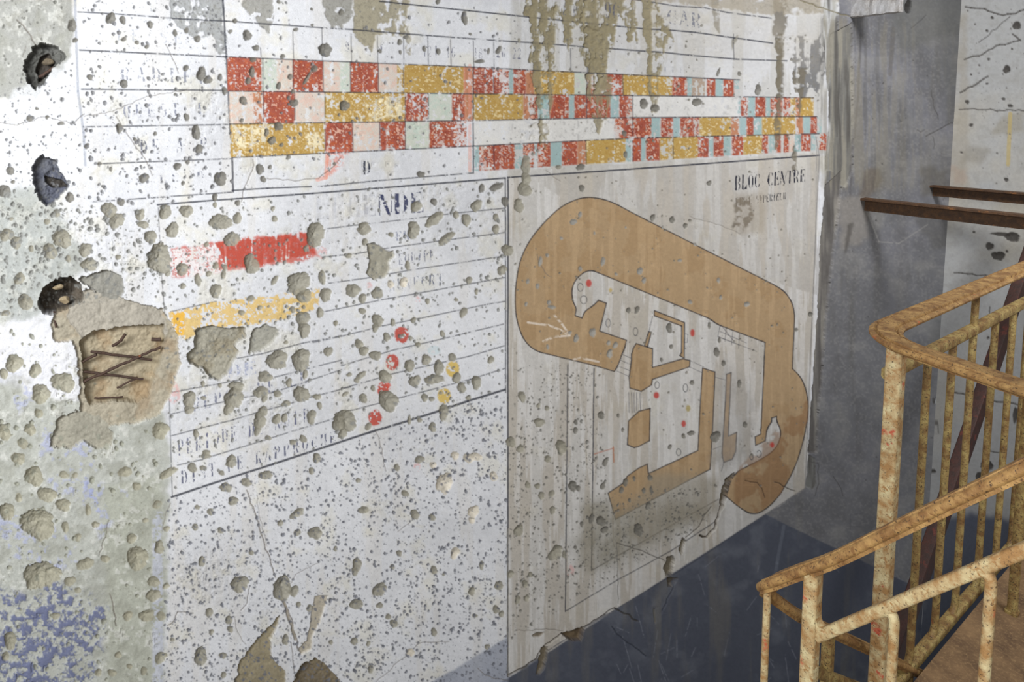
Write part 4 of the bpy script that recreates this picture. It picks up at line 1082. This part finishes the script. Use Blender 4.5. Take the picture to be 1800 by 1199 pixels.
# right-hand wall, beyond the corner
a3 = math.atan(-2600 * CT / F)
DIR3 = -np.array([math.sin(a3), math.cos(a3), 0])          # heading right and towards the viewer
N3 = np.array([-DIR3[1], DIR3[0], 0])
if N3[1] > 0: N3 = -N3
C3 = corner.copy()
s3 = [0.0] + list(np.arange(0.004, 0.5, 0.0042)) + list(np.arange(0.5, 2.6, 0.03))
rows3 = list(np.arange(-700, -50, 14)) + list(np.arange(-50, 1230, 1.8)) + list(np.arange(1230, 1500, 20))
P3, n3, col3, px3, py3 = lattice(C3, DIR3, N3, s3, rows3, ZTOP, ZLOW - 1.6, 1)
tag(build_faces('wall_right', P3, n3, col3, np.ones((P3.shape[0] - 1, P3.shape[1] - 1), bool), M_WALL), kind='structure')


# ------------------------------------------------------------------ iron work
def frame_axes(path, i):
    if i == 0: t = path[1] - path[0]
    elif i == len(path) - 1: t = path[-1] - path[-2]
    else:
        a = path[i] - path[i - 1]; b = path[i + 1] - path[i]
        t = a / np.linalg.norm(a) + b / np.linalg.norm(b)
    return t / np.linalg.norm(t)


def sweep(name, path, prof, mat, parent=None, up=(0, 0, 1), scales=None):
    """prof: closed (side, up) points swept along path"""
    path = [np.array(p, float) for p in path]
    V, Fc = [], []
    n = len(prof)
    upv = np.array(up, float)
    side_prev = None
    for i, p in enumerate(path):
        t = frame_axes(path, i)
        side = np.cross(t, upv)
        if np.linalg.norm(side) < 0.15: side = side_prev if side_prev is not None else np.cross(t, np.array([0, 1.0, 0]))
        side = side / np.linalg.norm(side)
        u2 = np.cross(side, t)
        side_prev = side
        s = 1 if scales is None else scales[i]
        # mitre stretch
        k = 1.0
        if 0 < i < len(path) - 1:
            a = path[i] - path[i - 1]; a = a / np.linalg.norm(a)
            k = 1 / max(0.5, float(np.dot(a, t)))
        for (sx, sy) in prof: V.append(p + side * sx * s * k + u2 * sy * s)
    for i in range(len(path) - 1):
        for j in range(n):
            a = i * n + j; b = i * n + (j + 1) % n
            Fc.append((a, b, b + n, a + n))
    Fc.append(tuple(range(n))[::-1]); Fc.append(tuple(range((len(path) - 1) * n, len(path) * n)))
    o = mesh_obj(name, V, Fc, mat, parent)
    recalc(o)
    me = o.data
    try:
        me.set_sharp_from_angle(angle=math.radians(50))
    except Exception: pass
    return o


def rrect(w, h, r=0.25, n=4):
    r = min(w, h) * r
    out = []
    for cx, cy, a0 in ((w / 2 - r, h / 2 - r, 0), (-w / 2 + r, h / 2 - r, 90), (-w / 2 + r, -h / 2 + r, 180), (w / 2 - r, -h / 2 + r, 270)):
        for k in range(n + 1):
            a = math.radians(a0 + 90 * k / n); out.append((cx + r * math.cos(a), cy + r * math.sin(a)))
    return out


def circ(r, n=14): return [(r * math.cos(6.2832 * k / n), r * math.sin(6.2832 * k / n)) for k in range(n)]


def handrail(w=0.050, h=0.022):
    """moulded flat handrail: rounded cap with a bead along each side and a narrower under-bar"""
    hw = w / 2
    half = [(0, h * .55), (hw * .50, h * .55), (hw * .56, h * .22), (hw * .64, h * .20), (hw * .72, h * .42), (hw * .86, h * .36), (hw, h * .18), (hw, -h * .08), (hw * .88, -h * .28), (hw * .62, -h * .34), (hw * .60, -h * .62)]
    return half + [(-x, y) for x, y in half[::-1] if x > 0]


def fillet(path, r, n=8):
    """round the interior corners of a polyline"""
    path = [np.array(p, float) for p in path]
    out = [path[0]]
    for a, b, c in zip(path[:-2], path[1:-1], path[2:]):
        u = (a - b); lu = np.linalg.norm(u); u /= lu
        v = (c - b); lv = np.linalg.norm(v); v /= lv
        rr = min(r, lu * .49, lv * .49)
        p, q = b + u * rr, b + v * rr
        for k in range(n + 1):
            t = k / n; out.append((1 - t) ** 2 * p + 2 * t * (1 - t) * b + t * t * q)
    out.append(path[-1])
    return out


def densify(path, d=0.02, wob=0.0):
    out = []
    for a, b in zip(path[:-1], path[1:]):
        n = max(1, int(np.linalg.norm(b - a) / d))
        for k in range(n): out.append(a + (b - a) * k / n)
    out.append(path[-1])
    if wob:
        r = np.random.default_rng(3)
        out = [p + (r.random(3) - .5) * wob for p in out]
    return out


Z0 = np.array([0, 0, 1.0])
# ---- landing guard ------------------------------------------------------------
zr = 1.02
K1 = at_z(1567, 596, zr)
K1 = EYEV + N * PL + U * float(np.dot(K1 - EYEV, U)); K1[2] = zr
def on_line(px, py):                     # distance along U from K1 at a photo point on the guard plane
    q = onrail(px, py); return float(np.dot(q - K1, U)), q[2]
E1 = at_z(1800, 679, zr)
fd = (E1 - K1); fd[2] = 0; fd /= np.linalg.norm(fd)
FAR = 2.2
railing = empty('landing_railing', (K1[0], K1[1], 0), 'rusty yellow guard railing around the landing, round-cornered top rail with upright bars', 'railing')
top_path = densify(fillet([K1 + U * FAR, K1 - U * 0.02, K1 + fd * 0.75], 0.13, 12), 0.05)
sweep('top_rail', top_path, handrail(0.070, 0.019), M_TOP, railing)
gap1 = 0.120
base_z = 0.5 * (on_line(1649, 1112)[1] + on_line(1690, 1064)[1])
sweep('middle_rail', densify([K1 + U * 0.09 - Z0 * gap1, K1 + U * FAR - Z0 * gap1], 0.05), rrect(0.028, 0.030, .3), M_RAIL2, railing)
# bottom bar bent up into the flared feet of the bars
bz = base_z
def gp(s, z): q = K1 + U * s; q[2] = z; return q
sweep('bottom_rail', densify([gp(0.08, bz), gp(FAR, bz)], 0.05), rrect(0.030, 0.028, .25), M_RAIL2, railing)
# corner post
pc = K1 + fd * 0.055 + U * 0.012
sweep('post', densify([pc - Z0 * 0.012, np.array([pc[0], pc[1], -0.30])], 0.06), rrect(0.034, 0.034, .18), M_RAIL, railing, up=tuple(U))
def bar_round(name, s, z0, z1, r, mat, parent, foot=0.045, head=False):
    P_ = [gp(s, z0)]
    P_ += [gp(s, z1 + foot)]
    for k in range(1, 7):
        a = k / 6 * math.pi / 2
        P_.append(gp(s - foot * (1 - math.cos(a)), z1 + foot - foot * math.sin(a)))
    P_.append(gp(s - foot - 0.012, z1))
    P_ = densify([np.array(q) for q in P_[:2]], 0.08) + [np.array(q) for q in P_[2:]]
    return sweep(name, P_, circ(r), mat, parent, up=tuple(N))
for (x, y, full) in ((1625, 735, 0), (1667, 735, 0), (1701, 735, 1), (1738, 735, 0), (1768, 735, 0), (1794, 735, 0), (1822, 735, 1), (1850, 735, 0), (1876, 735, 0)):
    s = on_line(x, y)[0]
    bar_round('baluster', s, zr - 0.012 if full else zr - gap1, bz, 0.0098, M_RAIL2, railing)
# end post of the front arm, standing on the landing
pb = at_z(1779, 1077, 0.0)
q = K1 + fd * 0.70; q[2] = 0
sweep('post', densify([np.array([q[0], q[1], 0.0]), np.array([q[0], q[1], zr - .012])], 0.08), rrect(0.034, 0.034, .2), M_RAIL, railing, up=tuple(U))

# free-standing upright on the landing at the right edge
post = empty('iron_post', (pb[0], pb[1], 0.0), 'thick rusty upright iron post standing on the brown landing at right edge', 'post')
sweep('shaft', densify([pb + Z0 * 0.0, pb + Z0 * 1.02], 0.06), rrect(0.026, 0.026, .4), M_RAIL2, post, up=tuple(U))
sweep('foot_plate', [pb + Z0 * 0.0, pb + Z0 * 0.008], rrect(0.034, 0.034, .2), M_RAIL2, post, up=tuple(U))

# ---- stair guard with the two flights ---------------------------------------------
K2 = onrail(1337, 1033)
def onq(px, py): return on_plane(px, py, K2, U)      # plane through K2 square to the wall
stair = empty('stair_railing', (K2[0], K2[1], ZLOW), 'rusty yellow stair handrail in the foreground turning sharply at its lower end', 'railing')
asc = [onq(1800, 823), onq(1620, 908), onq(1440, 996)]
d_asc = (asc[0] - asc[2]); 
asc_far = asc[0] + d_asc * 0.5
ret = [onrail(1400, 1080), onrail(1530, 1142), onrail(1600, 1172)]
d_ret = ret[1] - ret[0]
ret_far = ret[0] + d_ret / np.linalg.norm(d_ret) * 1.6
tp = [asc_far, asc[1], onq(1460, 987), onq(1395, 1008), K2 + (K2 - onq(1400, 1006)) * 0.02, ret[0], ret_far]
tp = densify(fillet(tp, 0.055, 9), 0.03)
sweep('top_rail', tp, handrail(0.038, 0.020), M_TOP, stair)
mid = [onq(1800, 967), onq(1620, 1043), onq(1437, 1119)]
mdir = mid[0] - mid[2]
sweep('middle_rail', densify([mid[0] + mdir * 0.5, mid[2]], 0.04), rrect(0.018, 0.019, .3), M_RAIL, stair)
# middle bar of the descending flight
rl = [ret[0] + d_ret / np.linalg.norm(d_ret) * 0.075 - Z0 * 0.115, ret_far - Z0 * 0.115]
sweep('middle_rail', densify(rl, 0.05), rrect(0.022, 0.024, .3), M_RAIL2, stair)
def vert(name, top, zb, prof, mat, parent, upv=U): return sweep(name, densify([np.array(top), np.array([top[0], top[1], zb])], 0.07), prof, mat, parent, up=tuple(upv))
pt = onq(1430, 1006)
vert('post', pt, ZLOW, rrect(0.027, 0.027, .2), M_RAIL, stair)
# gusset where the middle bar leaves the post
def gusset(P0_, a, b, r, th, mat, parent, name='weld_gusset'):
    n = 8
    a = a / np.linalg.norm(a); b = b / np.linalg.norm(b)
    w = np.cross(a, b); w /= np.linalg.norm(w)
    pts = [P0_]
    for k in range(n + 1):
        t = k / n
        pts.append(P0_ + a * r * (1 - math.sin(t * math.pi / 2)) + b * r * (1 - math.cos(t * math.pi / 2)))
    V = [p + w * th / 2 for p in pts] + [p - w * th / 2 for p in pts]
    m_ = len(pts)
    Fc = [tuple(range(m_)), tuple(range(m_, 2 * m_))[::-1]] + [(i, (i + 1) % m_, (i + 1) % m_ + m_, i + m_) for i in range(m_)]
    return recalc(mesh_obj(name, V, Fc, mat, parent, smooth=False))
mu_ = mdir / np.linalg.norm(mdir)
pj = onq(1432, 1112)
gusset(pj + mu_ * 0.010, mu_, Z0, 0.030, 0.018, M_RAIL, stair)
vert('baluster', onq(1349, 1040), ZLOW, circ(0.0072), M_RAIL, stair)
for (x, y) in ((1574, 1062), (1745, 990)):
    t_ = onq(x, y)
    arcp = []
    r_ = 0.032
    # bar curves out of the underside of the middle rail and drops plumb
    for k in range(7):
        a = k / 6 * math.pi / 2
        arcp.append(t_ - mu_ * r_ * (1 - math.sin(a)) - Z0 * (r_ * (1 - math.cos(a)) + 0.004))
    arcp.append(np.array([t_[0], t_[1], ZLOW + (0.3 if x > 1700 else 0)]))
    sweep('baluster', arcp[:-1] + densify([arcp[-2], arcp[-1]], 0.1)[1:], rrect(0.0155, 0.0175, .5), M_RAIL, stair, up=tuple(U))
    gusset(t_ - Z0 * 0.004 + mu_ * 0.006, mu_, -Z0, 0.012, 0.014, M_RAIL, stair)
for sgn_, (x, y) in enumerate(((1457, 1106), (1540, 1146), (1600, 1172))):
    t_ = onrail(x, y)
    if sgn_ == 1: continue
    vert('post' if sgn_ == 0 else 'baluster', t_, ZLOW - 0.3, rrect(0.024, 0.024, .25) if sgn_ == 0 else circ(.009), M_RAIL2, stair)
for k in range(1, 8):
    t_ = ret[0] + d_ret / np.linalg.norm(d_ret) * (0.26 + 0.14 * k)
    vert('baluster', t_ - Z0 * 0.115, ZLOW - 1.0, circ(.009), M_RAIL2, stair)

# ---- steel beams let into the wall -----------------------------------------------
def beam(px, ytop, ybot, length, label):
    a = onwall(px, ytop); b_ = onwall(px, ybot)
    hgt = a[2] - b_[2]
    # angle section: deep near web, top flange running away from the viewer
    prof = [(0, 0), (0, -hgt), (-0.009, -hgt), (-0.009, -0.010), (-0.06, -0.010), (-0.06, 0)]
    st = a + N * 0.03
    path = densify([st, st - N * length], 0.1)
    o = sweep('steel_beam', path, [(-x, y) for x, y in prof], M_BEAM, None)
    # origin at its foot in the wall
    off = Vector(a); o.data.transform(Matrix.Translation(-off)); o.location = off
    return tag(o, label, 'beam', 'steel beams let into the wall')
beam(1522, 347, 370, 1.15, 'nearer rusty brown steel beam sticking out of the grey wall, lower in view')
beam(1641, 325, 344, 1.35, 'farther rusty brown steel beam sticking out beside the room corner')

# block of concrete high on the grey wall
a = onwall(1495, 30)
V = []
for s in (0, 0.045):
    for o_, z_ in ((0.03, a[2]), (-0.222, a[2]), (-0.222, a[2] + 0.5), (0.03, a[2] + 0.5)):
        q = a + U * s + N * o_; V.append((q[0], q[1], z_))
o = mesh_obj('concrete_bracket', V, [(0, 1, 2, 3), (7, 6, 5, 4), (0, 4, 5, 1), (1, 5, 6, 2), (2, 6, 7, 3), (3, 7, 4, 0)], M_WHITEPL, None, False)
recalc(o)
bm = bmesh.new(); bm.from_mesh(o.data); bmesh.ops.subdivide_edges(bm, edges=bm.edges[:], cuts=14, use_grid_fill=True)
r_ = np.random.default_rng(5)
for v in bm.verts: v.co += Vector((r_.random(3) - .5) * 0.006)
bm.to_mesh(o.data); bm.free()
tag(o, 'flaking white concrete bracket high on the grey wall at top edge of view', 'bracket')

# leaning dark red bar behind the guard
p_top = onwall(1800, 470) - N * 0.5
pA = on_plane(1800, 478, onwall(1700, 500) - N * 0.55, N)
pB = on_plane(1606, 1050, onwall(1700, 500) - N * 0.55, N)
dd = pA - pB
lean = [pB - dd * 0.75, pA + dd * 0.25]
o = sweep('leaning_bar', densify(lean, 0.1), rrect(0.085, 0.05, .1), M_DARKRED, None, up=tuple(N))
off = Vector(lean[0]); o.data.transform(Matrix.Translation(-off)); o.location = off
tag(o, 'dark red rusty iron bar leaning steeply behind the landing railing', 'bar')

# ---- rebars and rubble in the broken hollow ---------------------------------------
def rod(p0, p1, d0, d1, r, label, mid_=None):
    a = onwall(*p0) - N * 0 + N * d0; b_ = onwall(*p1) + N * d1
    path = [a] + ([onwall(mid_[0], mid_[1]) + N * mid_[2]] if mid_ else []) + [b_]
    path = densify(path, 0.006, 0.0022)
    n_ = len(path)
    rr = np.random.default_rng(int(p0[0] * 7 + p1[1]))
    V_scale = [1 + 0.22 * (rr.random() - .5) for _ in range(n_)]
    o = sweep('reinforcing_bar', path, circ(r, 8), M_REBAR, None, scales=V_scale)
    off = Vector(a); o.data.transform(Matrix.Translation(-off)); o.location = off
    return tag(o, label, 'reinforcing bar', 'reinforcing bars bared in the broken hollow')
rod((143, 677), (283, 610), 0.014, 0.002, 0.0034, 'longest rusty reinforcing bar crossing the broken hollow upwards to the right')
rod((161, 621), (267, 634), 0.012, 0.006, 0.0030, 'rusty reinforcing bar lying nearly level across upper part of broken hollow')
rod((142, 656), (253, 669), 0.014, 0.008, 0.0028, 'rusty reinforcing bar lying nearly level across lower part of broken hollow')
rod((140, 643), (170, 626), 0.016, 0.010, 0.0030, 'short rusty reinforcing bar at left rim of hollow running up to the upper level bar')
rod((200, 612), (220, 589), 0.016, 0.006, 0.0034, 'short bent rusty reinforcing bar above the middle of the hollow', (214, 600, 0.006))
rod((208, 687), (242, 666), 0.018, 0.010, 0.0024, 'thin short rusty reinforcing bar under the lower level bar of the hollow')
rod((168, 706), (216, 701), 0.020, 0.012, 0.0022, 'thin rusty wire along the bottom edge of the broken hollow', (192, 702, 0.010))
rod((268, 598), (283, 597), 0.006, 0.001, 0.0042, 'stub of reinforcing bar at the top right rim of the hollow')
rod((96, 552), (98, 576), 0.020, 0.0, 0.0018, 'thin rusty wire hanging below the round black hole', None)
rod((70, 135), (96, 118), 0.020, 0.012, 0.0030, 'rusty reinforcing bar end in the dark hole at top left of the wall')


def stone(p, d, sx, sy, sz, label, colr, seed):
    c = onwall(*p) + N * d
    bm = bmesh.new(); bmesh.ops.create_icosphere(bm, subdivisions=3, radius=1)
    r = np.random.default_rng(seed)
    dirs = r.normal(size=(9, 3)); dirs /= np.linalg.norm(dirs, axis=1)[:, None]; lim = r.uniform(0.6, 0.9, 9)
    for v in bm.verts:
        q = np.array(v.co)
        for dv, l_ in zip(dirs, lim):
            k = q @ dv
            if k > l_: q = q - dv * (k - l_)
        v.co = Vector(U * q[0] * sx + Z0 * q[1] * sy + N * q[2] * sz)
    me = bpy.data.meshes.new('stone'); bm.to_mesh(me); bm.free(); me.materials.append(colr)
    o = bpy.data.objects.new('stone', me); COL.objects.link(o); o.location = Vector(c)
    return tag(o, label, 'stone', 'stones lodged in the holes of the wall')
M_ST1 = concrete_mat('pale_stone', L(176, 158, 128), L(150, 132, 102), L(190, 176, 150), 30)
M_ST2 = concrete_mat('dark_stone', L(120, 106, 84), L(92, 82, 68), L(130, 120, 100), 30)
stone((102, 508), 0.020, 0.010, 0.0065, 0.006, 'small pale square stone high in the round black hole', M_ST1, 2)
stone((114, 532), 0.022, 0.011, 0.009, 0.007, 'larger tan stone low in the round black hole', M_ST1, 3)
stone((84, 108), 0.018, 0.011, 0.008, 0.008, 'brown stone stuck in the dark hole at top left of the wall', M_ST2, 4)

# ------------------------------------------------------------------ floors and lower flight
def slab(name, poly2, z, th, mat):
    n = len(poly2)
    V = [(p[0], p[1], z) for p in poly2] + [(p[0], p[1], z - th) for p in poly2]
    Fc = [tuple(range(n)), tuple(range(n, 2 * n))[::-1]] + [(i, (i + 1) % n, (i + 1) % n + n, i + n) for i in range(n)]
    return tag(recalc(mesh_obj(name, V, Fc, mat, None, False)), kind='structure')
def P2(s, n_): q = EYEV + U * s + N * n_; return (q[0], q[1])
sK = float(np.dot(K1 - EYEV, U))
slab('floor', [P2(sK + 0.0, PL - 0.03), P2(sK + 3.0, PL - 0.03), P2(sK + 3.0, -1.6), P2(sK - 0.0, -1.6)], 0.0, 0.16, M_FLOOR)
slab('floor_lower', [P2(-1.6, D + 0.02), P2(2.55, D + 0.02), P2(2.55, -1.6), P2(-1.6, -1.6)], ZLOW, 0.1, M_GREY)
for k in range(6):
    s0 = 2.55 + 0.27 * k
    o = slab('stair_step', [P2(s0, D + 0.02), P2(s0 + 0.275, D + 0.02), P2(s0 + 0.275, PL), P2(s0, PL)], ZLOW - 0.172 * (k + 1), 0.18, M_GREY)
    if s0 + 0.28 > s_corner: break

# ------------------------------------------------------------------ light
def area(name, loc, target, size, power, colr):
    l = bpy.data.lights.new(name, 'AREA'); l.shape = 'RECTANGLE'; l.size, l.size_y = size; l.energy = power; l.color = colr
    o = bpy.data.objects.new(name, l); COL.objects.link(o); o.location = loc
    d = Vector(target) - Vector(loc); o.rotation_euler = d.to_track_quat('-Z', 'Y').to_euler()
    return o
area('doorway_daylight', (-0.75, -0.5, 2.0), tuple(onwall(420, 560)), (0.8, 0.6), 58, (0.97, 0.985, 1.0))
area('flash_fill', (0.0, -0.3, 1.15), tuple(K1 + U * 0.1 - Z0 * 0.3), (0.2, 0.15), 8, (1.0, 0.93, 0.82))  # warm flash-like light added low beside the camera to light the rails
sh = area('right_wall_fill', (2.3, 0.4, 3.4), (2.4, 3.2, 1.2), (1.0, 1.0), 46, (0.97, 0.98, 1.0))  # unseen light added to brighten the grey wall and right-hand wall
sh.data.spread = math.radians(100)
w = bpy.data.worlds.new('world'); scene.world = w; w.use_nodes = True
bg = w.node_tree.nodes['Background']; bg.inputs[0].default_value = (0.96, 0.98, 1.0, 1); bg.inputs[1].default_value = 0.31

vs = scene.view_settings
scene.display_settings.display_device = 'sRGB'
vs.view_transform = 'Standard'; vs.look = 'None'; vs.gamma = 1; vs.use_curve_mapping = False
vs.exposure = 0.0
